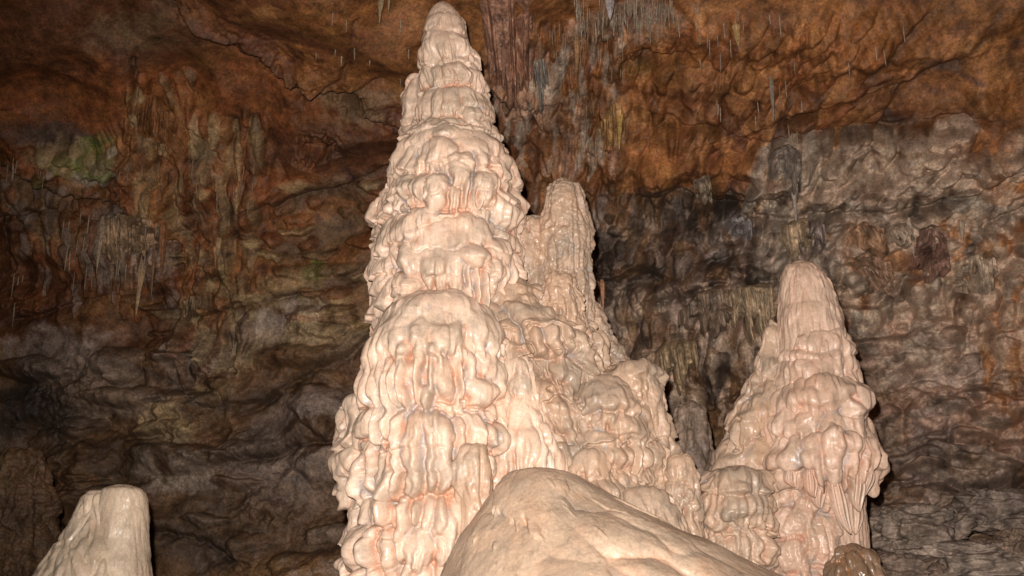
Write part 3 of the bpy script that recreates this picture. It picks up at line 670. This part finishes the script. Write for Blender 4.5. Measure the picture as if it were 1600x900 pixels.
b = Body([(572,968,1004),(582,956,1028),(610,950,1036),(650,958,1046),(700,965,1050),(760,965,1060),(900,950,1075)], 7.05, .9, .02, .006, 19, cap=.3, wob=.04)
b.tiers((.12, .22), (.03, .07), (.03, .06), .1)
b.L(990,568,612,38,.06,tp=.1,e=6,hem=5); b.L(965,575,600,14,.07); b.L(1020,585,640,16,.05)
b.row(612,700,965,1045,6,.04,tp=.4,q=.4)
b.steps([612,680,750], .05, .04)
adopt(b.build('flank', M_TAN, href=.05, crinkle=.011, knob=.01), root)

b = Body([(712,1050,1070),(722,1040,1084),(750,1034,1090),(790,1028,1093),(900,1015,1100)], 6.9, .9, .02, .006, 20, cap=.4, wob=.03)
b.tiers((.12, .2), (.03, .06), (.03, .06), .05)
b.L(1062,708,760,26,.05,tp=.2,e=5,hem=3)
adopt(b.build('foot_knob', M_TAN, crinkle=.011, knob=.01), root)

b = Body([(704,910,936),(712,896,952),(740,890,962),(780,888,975),(900,880,985)], 6.72, .9, .02, .006, 21, cap=.3, wob=.03)
b.L(925,702,745,36,.05,tp=.1,e=5,hem=4); b.tiers((.1, .18), (.025, .06), (.03, .05), .15)
b.row(735,800,890,970,7,.055,tp=.4,q=.4)
b.steps([748,810], .05, .03)
adopt(b.build('lower_hood', M_TAN, crinkle=.009), root)
b = Body([(765,985,1015),(775,970,1045),(800,955,1062),(900,930,1100)], 6.55, .8, .02, .006, 22, cap=.3, wob=.03)
b.tiers((.1, .18), (.03, .07), (.03, .06), .05); b.L(1010,765,812,40,.07,tp=.2,e=5,hem=4); b.L(1040,785,850,26,.07,hem=3,e=5)
adopt(b.build('foot_bulge', M_TAN, crinkle=.003), root)

# ---- smooth mound in front
b = Body([(734,812,868),(740,794,892),(748,780,912),(762,764,940),(782,750,975),(802,738,1018),(832,718,1083),(870,695,1165),(900,680,1230),(940,660,1300),(1100,600,1420)], 5.95, .8, .02, .006, 30, cap=.15, wob=.03)
b.L(820,735,815,60,.05,tp=.0,q=.75,e=6,hem=4); b.L(960,800,872,62,.06,tp=.1,q=.6,e=4); b.L(880,745,940,40,.04,tp=.1,q=.4); b.L(760,800,960,40,.04,tp=.1,q=.4)
b.L(820,820,980,45,.035,tp=.1,q=.4); b.L(1010,800,860,22,.06,tp=.3); b.L(1050,820,880,28,.055,tp=.3); b.L(900,870,960,60,.05); b.L(1040,870,960,40,.05); b.L(1120,850,940,40,.04)
m = b.build('flowstone_mound', M_MOUND, spr=8, crinkle=.0, smooth_amp=.0015, rp=.003, sag=.2, fl=0)
tag(m, 'smooth rounded flowstone mound in the foreground below the giant stalagmite', 'flowstone')

# ---- small stalagmites on the shoulder
b = Body([(286,864,896),(291,856,907),(318,848,918),(360,845,922),(400,845,923),(440,850,923),(500,850,926),(560,850,926)], 7.35, .95, .012, .005, 31, zbot=3.0, cap=.4, wob=.015)
b.tiers((.07, .13), (.02, .045), (.015, .03), .35, s1=1.4)
b.L(878,288,352,26,.02,tp=.1); b.row(330,425,890,922,4,.03,tp=.1,q=.5); b.row(418,492,868,920,5,.035,tp=.6,q=.3)
m = b.build('stalagmite', M_TAN, crinkle=.004, knob=.012, href=.03, smooth_amp=.004)
tag(m, 'narrow knobbly stalagmite standing on the right shoulder of the giant one', 'stalagmite')
b = Body([(342,818,848),(352,807,858),(400,803,862),(440,806,860),(500,800,870)], 7.4, .95, .015, .005, 32, zbot=3.0, cap=.5, wob=.02)
b.tiers((.1, .16), (.04, .08), (.02, .04), .1, s1=1.0)
m = b.build('stalagmite', M_TAN, crinkle=.004, knob=.01)
tag(m, 'short blunt stalagmite wedged between giant stalagmite and the knobbly narrow one', 'stalagmite')
b = Body([(428,862,888),(436,848,902),(460,842,908),(500,845,915),(560,840,930)], 7.0, .9, .012, .0055, 33, zbot=2.6, cap=.4, wob=.02)
b.L(875,428,465,26,.04,tp=.1,hem=3,e=5); b.row(450,500,848,910,5,.04)
adopt(b.build('shoulder_knob', M_TAN, crinkle=.006, knob=.02), root)
b = Body([(470,905,925),(480,896,935),(520,915,950),(560,925,975),(620,940,1000)], 7.45, .9, .012, .006, 34, zbot=2.4, cap=.4, wob=.03)
b.tiers((.1, .18), (.03, .07), (.03, .05), .05)
adopt(b.build('shoulder_edge', M_TAN, crinkle=.01, knob=.02), root)

# ---- right stalagmite
r2 = empty('stalagmite', at(1240, 900, 7.4), 'pinkish stalagmite with a smooth blunt top and ragged skirts, right of the giant one', 'stalagmite')
b = Body([(410,1238,1262),(416,1226,1276),(430,1219,1290),(460,1216,1305),(490,1214,1316),(525,1212,1323),(600,1205,1335)], 7.4, .95, .012, .0055, 40, cap=.4, wob=.012)
b.L(1255,470,525,36,.018,tp=.1,e=4); b.row(500,545,1250,1318,4,.025,tp=.3); b.row(468,480,1265,1300,2,.012)
adopt(b.build('blunt_top', M_PINK, spr=40, fl=.012, crinkle=.004, rp=.006, smooth_amp=.003), r2)
b = Body([(520,1250,1300),(528,1232,1326),(548,1220,1334),(575,1214,1340),(640,1210,1344),(720,1210,1344)], 7.34, .95, .02, .0055, 41, zbot=2.0, cap=.3, wob=.03)
for a in [(1285,518,556,40,.045),(1325,530,590,17,.05),(1300,545,590,30,.06),(1240,545,600,26,.05),(1270,560,610,26,.055),(1340,560,620,14,.05)]: b.L(*a, tp=.45, q=.5, e=4)
b.row(575,625,1216,1340,7,.05,tp=.4,q=.5); b.steps([560,602,640], .035, .02)
adopt(b.build('collar', M_PINK, spr=60, fl=.025), r2)
b = Body([(594,1235,1330),(604,1212,1350),(630,1200,1360),(670,1196,1364),(710,1195,1366),(730,1200,1360)], 7.3, .95, .035, .0055, 47, zbot=2.0, cap=.3, wob=.03)
for a in [(1290,592,650,48,.07),(1345,600,660,17,.06),(1235,600,670,26,.06),(1262,630,690,20,.08),(1300,640,700,20,.08),(1330,625,690,20,.085),(1212,640,700,16,.06)]: b.L(*a, tp=.6, q=.45, e=4)
b.row(640,700,1200,1362,10,.07,tp=.6,q=.4,e=4); b.steps([645,690], .04, .03)
adopt(b.build('upper_skirt', M_PINK), r2)
b = Body([(668,1240,1340),(676,1215,1360),(700,1198,1374),(725,1194,1378),(742,1200,1374),(756,1216,1364),(768,1245,1345)], 7.26, .95, .04, .0055, 48, zbot=2.3, cap=.3, wob=.03)
for a in [(1218,672,730,18,.06),(1245,680,745,15,.08),(1272,672,740,14,.10),(1300,668,765,17,.11),(1330,672,738,14,.10),(1352,680,750,13,.09),(1368,700,765,12,.08),(1226,715,770,14,.07)]: b.L(*a, tp=.65, q=.4, e=4)
b.row(700,768,1196,1376,14,.09,tp=.75,q=.3,e=4); b.steps([738,768], .05, .03)
adopt(b.build('ragged_skirt', M_PINK), r2)
b = Body([(500,1198,1212),(520,1194,1222),(560,1188,1230),(600,1172,1240),(640,1152,1240),(700,1130,1240),(760,1104,1240),(830,1098,1230),(900,1090,1230)], 7.45, .8, .02, .006, 42, cap=.5, wob=.03)
b.tiers((.14, .24), (.04, .09), (.03, .06), .1)
for a in [(1204,510,600,14,.04),(1200,580,680,14,.06),(1180,600,700,14,.06),(1160,630,720,16,.06),(1185,680,760,20,.07),(1140,680,760,22,.05)]: b.L(*a, tp=.4)
b.steps([600,680,760,830], .04, .06)
adopt(b.build('side_flow', M_TAN, crinkle=.006), r2)
b = Body([(735,1120,1180),(745,1105,1195),(780,1096,1200),(830,1098,1198),(900,1100,1200)], 7.1, .9, .02, .006, 43, cap=.3, wob=.03)
b.L(1150,730,775,48,.07,tp=.1,e=6,hem=6); b.tiers((.1, .18), (.025, .06), (.03, .05), .15)
b.row(760,830,1100,1196,9,.06,tp=.4,q=.4); b.row(830,900,1100,1196,8,.07,tp=.4,q=.4)
b.steps([775,840], .05, .03)
adopt(b.build('low_hood', M_TAN, crinkle=.010, knob=.012), r2)
b = Body([(740,1205,1335),(780,1200,1330),(830,1192,1322),(900,1180,1325)], 7.36, .9, .04, .006, 44, cap=.2, wob=.05)
b.tiers((.12, .2), (.04, .08), (.03, .07), .05)
for a in [(1215,790,850,24,.09),(1255,770,850,20,.07),(1280,800,880,26,.09),(1230,840,900,22,.10),(1200,850,910,22,.09),(1310,830,900,18,.06)]: b.L(*a, tp=.2, q=.5)
adopt(b.build('stem', M_PINK, crinkle=.010, knob=.015), r2)
b = Body([(852,1320,1345),(862,1304,1362),(885,1294,1376),(910,1288,1386)], 6.9, .9, .012, .006, 45, cap=.4, wob=.03)
b.tiers((.08, .14), (.03, .07), (.03, .06), .1)
m = b.build('stalagmite', calcite('wet_brown_calcite', (.20, .125, .08), (.17, .10, .055), (.13, .09, .06), (.28, .13, .06), (.18, .14, .11), .3), crinkle=.01)
tag(m, 'low wet brown stalagmite boss at the foot of the pinkish stalagmite', 'stalagmite')
b = Body([(628,1070,1090),(640,1056,1105),(680,1050,1108),(740,1045,1110),(900,1040,1120)], 8.1, .9, .012, .007, 46, cap=.4, wob=.04)
b.tiers((.2, .34), (.05, .1), (.03, .06), .1)
m = b.build('stalagmite', rock('dusky_calcite', False, (.24, .17, .125), .6, .3), crinkle=.008)
tag(m, 'dusky brown stalagmite in the gap between giant and pinkish stalagmites', 'stalagmite')

# pointed leaves of calcite hanging under the skirt
def leaf(px, y0, y1, hw, D, tilt, mat, name='drapery', root_=None, seed=0):
    r = np.random.default_rng(seed); n = 46; m_ = 25
    v = np.linspace(0, 1, n)[:, None]; u = np.linspace(-1, 1, m_)[None, :]
    W = hw*(np.sin(np.clip(v*1.1 + .45, 0, 1.57)) * (1 - v**2.6)**.8 + .02)
    x = px + tilt*(y1 - y0)*v**1.5 + u*W + 2.0*np.sin(v*7 + seed)*v; y = y0 + (y1 - y0)*v + 0*u
    P = at(x, y, D); bul = np.sqrt(np.clip(1 - u*u, 0, 1))*(1 - v*.55)
    fl_ = 1 + .25*np.sin(u*8 + seed + 2*v)
    fr = P.copy(); fr[..., 1] -= .055*bul*fl_; bk = P.copy(); bk[..., 1] += .04*bul
    ring = np.concatenate([fr, bk[:, ::-1][:, 1:]], 1)
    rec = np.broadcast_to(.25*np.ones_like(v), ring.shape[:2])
    o = grid_mesh(name, ring, mat, {'rec': rec}, True); adopt(o, root_); return o
for a in [(1300,738,835,17,6.93,.30),(1338,735,800,18,6.98,.05),(1262,735,778,15,6.95,.25),(1232,735,762,14,6.98,.3),(1356,725,775,15,7.0,-.1),(1330,765,835,20,7.08,.12),(1285,700,748,13,6.92,.2),(1318,695,745,12,6.92,-.1),(1275,740,795,20,7.05,.1)]:
    leaf(*a, M_PINK, 'drapery', r2, int(a[0]))

# ---- left stump
r3 = empty('stalagmite', at(150, 900, 6.9), 'pale broken-topped stalagmite stump in the lower left corner', 'stalagmite')
b = Body([(760,172,208),(764,160,222),(775,156,229),(800,150,232),(840,140,233),(870,120,236),(905,100,240)], 6.9, .9, .008, .0055, 50, cap=.2, wob=.012)
b.L(200,800,960,40,.02,tp=0); b.L(170,830,960,30,.02,tp=0)
adopt(b.build('head', M_PALE, spr=0, fl=.008, crinkle=.0005, rp=.0035, smooth_amp=.003), r3)
b = Body([(770,134,168),(775,127,176),(800,120,190),(830,104,200),(860,82,215),(905,50,230),(940,20,240)], 6.9, .85, .006, .0055, 51, cap=.3, wob=.015)
for a in [(140,820,960,14,.03),(118,840,960,14,.03),(95,860,960,14,.03),(160,830,960,16,.03)]: b.L(*a, tp=0, q=.3)
adopt(b.build('flared_side', M_PALE, spr=0, fl=.028, crinkle=.0005, rp=.0035, smooth_amp=.003), r3)
# brown one behind, at the left edge
b = Body([(706,22,46),(716,10,60),(750,0,68),(800,-10,72),(905,-25,78)], 9.3, .9, .02, .008, 52, cap=.5, wob=.06)
b.tiers((.18, .3), (.05, .14), (.06, .12), .1)
m = b.build('stalagmite', rock('brown_calcite', False, (.15, .085, .045), .6, .6), crinkle=.02, knob=.03)
tag(m, 'dim ochre brown stalagmite against the wall at the left edge', 'stalagmite')

# ------------------------------------------------------------------ wall draperies, stalactites, straws
def colattr(P, c, amt=.25, seed=0):
    n = fbm(P, .12, 4, .6, seed, (1, 1, .3))[..., None]
    return np.clip(np.broadcast_to(np.array(c), P.shape)*(1 + amt*2*n), .01, .9)
def curtain(pts_top, pts_bot, pitch, c, label, seed, out=.08, lift=.03, point=.5, ribs=.085):
    """ribbed sheet of flowstone between a top and a bottom line (photo pixels), standing off the wall"""
    r = np.random.default_rng(seed); t_ = np.array(pts_top, float); b_ = np.array(pts_bot, float)
    wpx = np.hypot(*(t_[-1] - t_[0])); nu = int(max(24, wpx*1.5)); hp = np.hypot(*(b_[len(b_)//2] - t_[len(t_)//2])); nv = int(max(16, hp*1.2))
    u = np.linspace(0, 1, nu)
    tx = np.interp(u, np.linspace(0, 1, len(t_)), t_[:, 0]); ty = np.interp(u, np.linspace(0, 1, len(t_)), t_[:, 1])
    bx = np.interp(u, np.linspace(0, 1, len(b_)), b_[:, 0]); by = np.interp(u, np.linspace(0, 1, len(b_)), b_[:, 1])
    ph = u*wpx/pitch + .6*np.interp(u, np.linspace(0, 1, 9), r.uniform(-1, 1, 9)); rib = np.abs(np.sin(ph*math.pi))**.5*np.interp(u, np.linspace(0, 1, 13), r.uniform(.5, 1.1, 13))
    ln = np.repeat(r.uniform(1 - point, 1 + .2*point, 200), 1)[np.clip(np.floor(ph).astype(int) + 4, 0, 199)]
    ln = ln*(1 - .18*(1 - rib))
    v = np.linspace(0, 1, nv)[:, None]
    ty = ty + 4*np.interp(u, np.linspace(0, 1, 9), r.uniform(-1, 1, 9))
    x = tx + (bx - tx)*v*ln; y = ty + (by - ty)*v*ln
    K = 9; iu = np.linspace(0, nu-1, K).astype(int); iv = np.linspace(0, nv-1, K).astype(int)
    kd_ = np.array([[wall_at(x[a_, b2], y[a_, b2])[0][1] for b2 in iu] for a_ in iv])
    kd_ = np.clip(kd_, np.median(kd_) - .5, np.median(kd_) + .5); kd_ = (kd_ + blur(kd_, 1))/2
    tmp = np.array([np.interp(np.arange(nu), iu, rr) for rr in kd_]); Dd = np.array([np.interp(np.arange(nv), iv, tmp[:, q]) for q in range(nu)]).T
    edge = np.minimum(np.minimum(u, 1-u)*5, 1)[None, :]**.5 * np.sqrt(np.clip(1 - (1 - np.clip(v*5, 0, 1))**2, 0, 1))
    off = (lift + out*(.55 + .45*v))*edge + ribs*rib*edge*(.4 + .8*v) - .10*(1 - edge)
    off = off*(1 - .6*sstep(.92, 1, v))
    P = at(x, y, Dd); P[..., 1] -= off
    P = P + (.012*fbm(P, .06, 3, .6, seed))[..., None]*np.array([0, -1, 0])
    bk = P[-1:].copy(); bk[..., 1] += out + .3; bk[..., 2] += .12
    P = np.concatenate([P, bk], 0)
    o = grid_mesh('flowstone_drapery', P, M_DRAPE, {'col': colattr(P, c, .35, seed)}); 
    return tag(o, label, 'drapery', 'flowstone draperies on the rock wall')
M_ROCKS = rock('wall_calcite', True, bump=.35, rough=.5)
def drape_mat():
    m, nt, b = new_mat('ribbed_calcite'); st = position(nt, (1, 1, .12)); pos = position(nt)
    hs = N(nt, 'ShaderNodeHueSaturation'); nt.links.new(attr(nt, 'col', 'Color'), hs.inputs['Color'])
    nt.links.new(mp(nt, noise(nt, st, 30, 5, .65), .34, .66, .55, 1.4), hs.inputs['Value'])
    h2 = N(nt, 'ShaderNodeHueSaturation'); nt.links.new(hs.outputs[0], h2.inputs['Color'])
    nt.links.new(mp(nt, noise(nt, pos, 14, 6, .7), .34, .66, .6, 1.3), h2.inputs['Value'])
    nt.links.new(h2.outputs[0], b.inputs['Base Color']); b.inputs['Roughness'].default_value = .42
    bp = N(nt, 'ShaderNodeBump'); bp.inputs['Distance'].default_value = 0.015; nt.links.new(noise(nt, st, 34, 5, .6), bp.inputs['Height'])
    nt.links.new(bp.outputs[0], b.inputs['Normal']); return m
M_DRAPE = drape_mat()

T = (.42, .31, .20); 
curtain([(1132,452),(1170,446),(1212,440)], [(1150,528),(1185,545),(1210,560)], 7, T, 'pale tan ribbed drapery just left of the blunt top of the pinkish stalagmite', 1)
curtain([(1062,480),(1095,452),(1135,448)], [(1060,520),(1100,530),(1155,535)], 7, (.24,.17,.12), 'brown fluted drapery sloping down left beside the pale tan ribbed one', 2)
curtain([(1022,548),(1045,530),(1090,530)], [(1034,625),(1060,632),(1098,600)], 10, (.38,.27,.16), 'drapery of thick brown folds low between giant and pinkish stalagmites', 3)
curtain([(1218,352),(1240,340),(1262,345)], [(1222,400),(1245,408),(1270,400)], 8, (.44,.32,.21), 'tan drapery of close ribs right above the blunt top', 4, lift=.08)
curtain([(1255,345),(1275,342),(1290,350)], [(1262,398),(1278,400),(1290,385)], 9, (.26,.20,.17), 'greyish drapery fold touching the tan one above the blunt top', 5)
curtain([(1318,368),(1345,350),(1385,362)], [(1360,400),(1372,418),(1378,412)], 10, (.38,.22,.13), 'orange wedge shaped drapery ending in a single point', 6, point=.1, lift=.12)
curtain([(1330,400),(1350,398),(1395,420)], [(1365,455),(1380,468),(1395,462)], 8, (.34,.21,.14), 'lower orange drapery fanning out under the orange wedge', 7, lift=.10)
curtain([(1432,366),(1450,356),(1472,368)], [(1418,448),(1452,468),(1478,440)], 7, (.27,.155,.115), 'dark reddish fan shaped drapery between the orange wedge and pale comb', 8, lift=.13)
curtain([(1488,408),(1520,398),(1556,406)], [(1490,455),(1522,475),(1550,462)], 7, (.48,.36,.26), 'pale comb shaped drapery of straight thin ribs at the right', 9, lift=.10)
curtain([(1382,452-95),(1402,350),(1425,362)], [(1400,392),(1412,400),(1424,390)], 7, (.40,.30,.22), 'small pale drapery above and between orange wedge and reddish fan', 10)
curtain([(938,190),(955,160),(978,170)], [(940,232),(956,238),(975,222)], 9, (.36,.20,.075), 'ochre yellow drapery lobe hanging high right of the giant stalagmite', 11)
curtain([(1085,278),(1098,272),(1110,282)], [(1092,318),(1102,325),(1114,318)], 6, (.40,.31,.22), 'little pale drapery with four thread like drips in the middle of the wall', 12, point=.6)
curtain([(744,-25),(790,-25),(838,-20)], [(768,140),(800,172),(834,150)], 24, (.33,.17,.11), 'large reddish slab of drapery right beside the tip of the giant stalagmite', 13, out=.22, point=.12, ribs=.04)
curtain([(832,98),(842,90),(856,100)], [(838,170),(850,182),(862,172)], 7, (.29,.255,.215), 'whitish grey drapery streak right of the large reddish slab', 14)
curtain([(152,350),(190,330),(250,345)], [(158,400),(200,435),(246,425)], 7, (.42,.28,.17), 'broad dark drapery fringe hanging at the left of the chamber', 15, point=.5)
curtain([(210,170),(245,150),(285,185)], [(215,215),(240,235),(290,240)], 8, (.28,.12,.045), 'rust coloured drapery folds beside the green algae patch', 16)
curtain([(1196,240),(1230,225),(1256,245)], [(1205,300),(1235,312),(1252,300)], 10, (.27,.22,.18), 'grey brown drapery column high above the blunt top', 17)
curtain([(1130,345),(1155,338),(1178,342)], [(1135,378),(1158,382),(1176,376)], 8, (.27,.235,.225), 'small bluish grey drapery set in the black recess of the wall', 18)
curtain([(282,470),(305,462),(325,472)], [(286,500),(306,505),(322,498)], 6, (.24,.16,.09), 'small tan drapery below the dark fringe at the left', 19)

# stalactites: one mesh per size class, copied
def spike_mesh(name, mat, c, nr, seed, rough=.12, tip=.12, ribs=0, neck=.0):
    r = np.random.default_rng(seed); nv = 30; v = np.linspace(0, 1, nv)[:, None]; t = np.linspace(0, 2*math.pi, nr + 1)[None, :]
    R = (tip + (1 - tip)*(1 - v)**.85)*(1 + rough*np.interp(v[:, 0], np.linspace(0, 1, 9), r.uniform(-1, 1, 9))[:, None])
    R = R*(1 + ribs*.16*np.sin(t*5 + 2*v + seed))
    R = R*np.sqrt(np.clip((1 - v)*9, 0, 1))*(.35 + .65*sstep(0, .22, v)) + 1e-4
    bend = .5*np.interp(v[:, 0], np.linspace(0, 1, 5), np.cumsum(r.uniform(-.5, .5, 5)))[:, None]
    P = np.stack([R*np.cos(t) + bend*.6, R*np.sin(t) + 0*v, -v + 0*t + .03], -1)
    me = grid_mesh(name, P, mat, {'col': np.broadcast_to(np.array(c), P.shape)}); return me
def hang(proto, px, y0, y1, rad, name, label, cat, group, first, dd=.03):
    p, mm = wall_at(px, y0); o = proto if first else proto.copy()
    if not first: col.objects.link(o)
    L_ = (y1 - y0)*mm*1.12; o.location = (p[0], p[1] - dd, p[2] + .02); o.scale = (rad*mm, rad*mm, L_)
    o.rotation_euler = (rng.uniform(-.04, .04), rng.uniform(-.04, .04), rng.uniform(0, 6.28)); o.name = name
    if label: tag(o, label, cat, group)
    return o
r = np.random.default_rng(5)
straw_mat = rock('pale_straw', False, (.42, .33, .25), .3, .1)
zones = [  # x0,x1,y0,y1, len0,len1, n, colour idx, label
    (900,1060,-4,40,14,36,100,'thin pale soda straw in the dense fringe at the top edge, right of centre','straws of the dense top fringe'),
    (800,985,40,130,12,30,56,'thin brown straw stalactite on the roof just right of the giant tip','straws right of the giant tip'),
    (1080,1160,5,110,14,34,16,'short straw stalactite on the roof between top fringe and the cracked right roof','straws of the roof right of the fringe'),
    (1190,1420,20,110,16,36,9,'lone pale straw on the orange roof at the upper right','straws of the upper right roof'),
    (1120,1270,130,215,16,34,12,'pale straw hanging over the dark crack at the right','straws over the right crack'),
    (480,640,20,130,10,24,10,'tiny straw on the brown roof left of the giant tip','straws left of the giant tip'),
    (10,70,248,280,12,26,9,'faint straw under the long dark crack at the left edge','straws under the left crack'),
    (130,260,255,300,12,26,14,'faint straw below the green algae patch','straws below the algae'),
    (270,400,240,330,14,34,16,'thin straw on the rust coloured rock left of centre','straws on the rust coloured rock'),
    (100,260,330,430,16,44,26,'slender straw among the dark drapery fringe at the left','straws in the left fringe'),
    (20,90,430,480,18,40,6,'long faint straw low at the left edge','straws low at the left'),
    (900,960,150,240,16,44,12,'rusty straw beside the ochre drapery','straws beside the ochre drapery')]
for zi, (x0, x1, y0, y1, l0, l1, n, lab, grp) in enumerate(zones):
    dark = zi in (1, 7, 8, 11)
    proto = spike_mesh('soda_straw', M_ROCKS if dark else straw_mat, (.30, .19, .12) if dark else (.55, .44, .34), 8, 60 + zi, .15, .45)
    for k in range(n):
        hang(proto, r.uniform(x0, x1), (yy0 := r.uniform(y0, y1)), yy0 + r.uniform(l0, l1), r.uniform(.8, 1.5), 'soda_straw', lab, 'straw stalactite', grp, k == 0)
# distinct larger stalactites
for k, (px, y0, y1, rad, c, lab) in enumerate([
    (226,385,490,7,(.50,.33,.19),'longest tan stalactite hanging at the left of the chamber'),
    (163,345,428,6,(.42,.30,.20),'blunt brown stalactite at the left end of the dark fringe'),
    (258,350,430,7,(.28,.13,.06),'rust brown stalactite right of the longest tan one'),
    (243,390,470,3,(.26,.15,.09),'thin stalactite hugging the right side of the longest tan one'),
    (948,-30,38,13,(.36,.32,.31),'fat grey stalactite with a pointed end in the top fringe'),
    (600,-20,42,7,(.34,.24,.13),'ochre stalactite cut by the top edge, left of the giant tip'),
    (610,-20,30,4,(.34,.24,.13),'slimmer ochre stalactite cut by the top edge nearer the giant tip'),
    (930,430,492,6,(.30,.17,.10),'brown stalactite hanging behind the narrow knobbly stalagmite'),
    (941,440,496,5,(.42,.20,.11),'orange stalactite next to the brown one behind the narrow stalagmite'),
    (1148,40,76,7,(.40,.25,.11),'stubby ochre stalactite on the roof right of the top fringe'),
    (1205,128,196,4,(.26,.21,.17),'grey stalactite dripping over the right hand crack'),
    (968,175,240,6,(.42,.25,.08),'ochre stalactite at the edge of the ochre drapery'),
    (900,60,120,6,(.36,.20,.10),'rusty stalactite in the middle of the roof right of the giant tip'),
    (785,60,140,6,(.27,.15,.10),'dark red stalactite on the large reddish slab'),
    (1238,300,352,5,(.33,.27,.22),'pale grey stalactite joining the tan drapery above the blunt top'),
    (1420,345,400,5,(.42,.33,.26),'pale stalactite left of the reddish fan'),
    (1500,345,378,6,(.40,.30,.22),'stout tan stalactite above the pale comb drapery')]):
    o = spike_mesh('stalactite', M_ROCKS, c, 20, 80 + k, .2, .1, 1)
    hang(o, px, y0, y1, rad, 'stalactite', lab, 'stalactite', None, True, .015)

# ------------------------------------------------------------------ loose boulders at the foot of the right wall
def boulder(px, py, rw, rh, D, c, label, seed):
    n = 90; v = np.linspace(0, math.pi, n)[:, None]; u = np.linspace(0, 2*math.pi, 2*n)[None, :]
    d = np.stack([np.sin(v)*np.cos(u), np.sin(v)*np.sin(u), np.cos(v) + 0*u], -1)
    q = np.sign(d)*np.abs(d)**.8; mm = D/F
    k = 1 + .28*ridged(d, .9, 4, .5, seed) + .10*fbm(d, .3, 4, .6, seed + 3)
    P = q*k[..., None]*np.array([rw*mm, rw*mm*.9, rh*mm]); c0 = at(px, py, D)
    o = grid_mesh('boulder', P, M_ROCK, {'col': colattr(P, c, .3, seed)}, True); o.location = [float(t) for t in c0]
    return tag(o, label, 'boulder', 'boulders at the foot of the right wall')
for k, a in enumerate([(1430,830,70,34,8.9,(.24,.18,.14),'grey layered boulder low right beside the pinkish stalagmite'),
          (1500,880,90,30,8.4,(.26,.20,.16),'flat pale edged boulder on the bottom edge of the photo at the right'),
          (1560,800,70,30,9.0,(.20,.15,.12),'dark angular boulder below the ledge at the right edge'),
          (1400,900,60,30,8.2,(.17,.12,.09),'brown boulder on the bottom edge just right of the wet boss'),
          (1600,870,50,36,8.3,(.20,.14,.10),'boulder cut by the right edge in the bottom corner')]):
    boulder(*a, 200 + k)
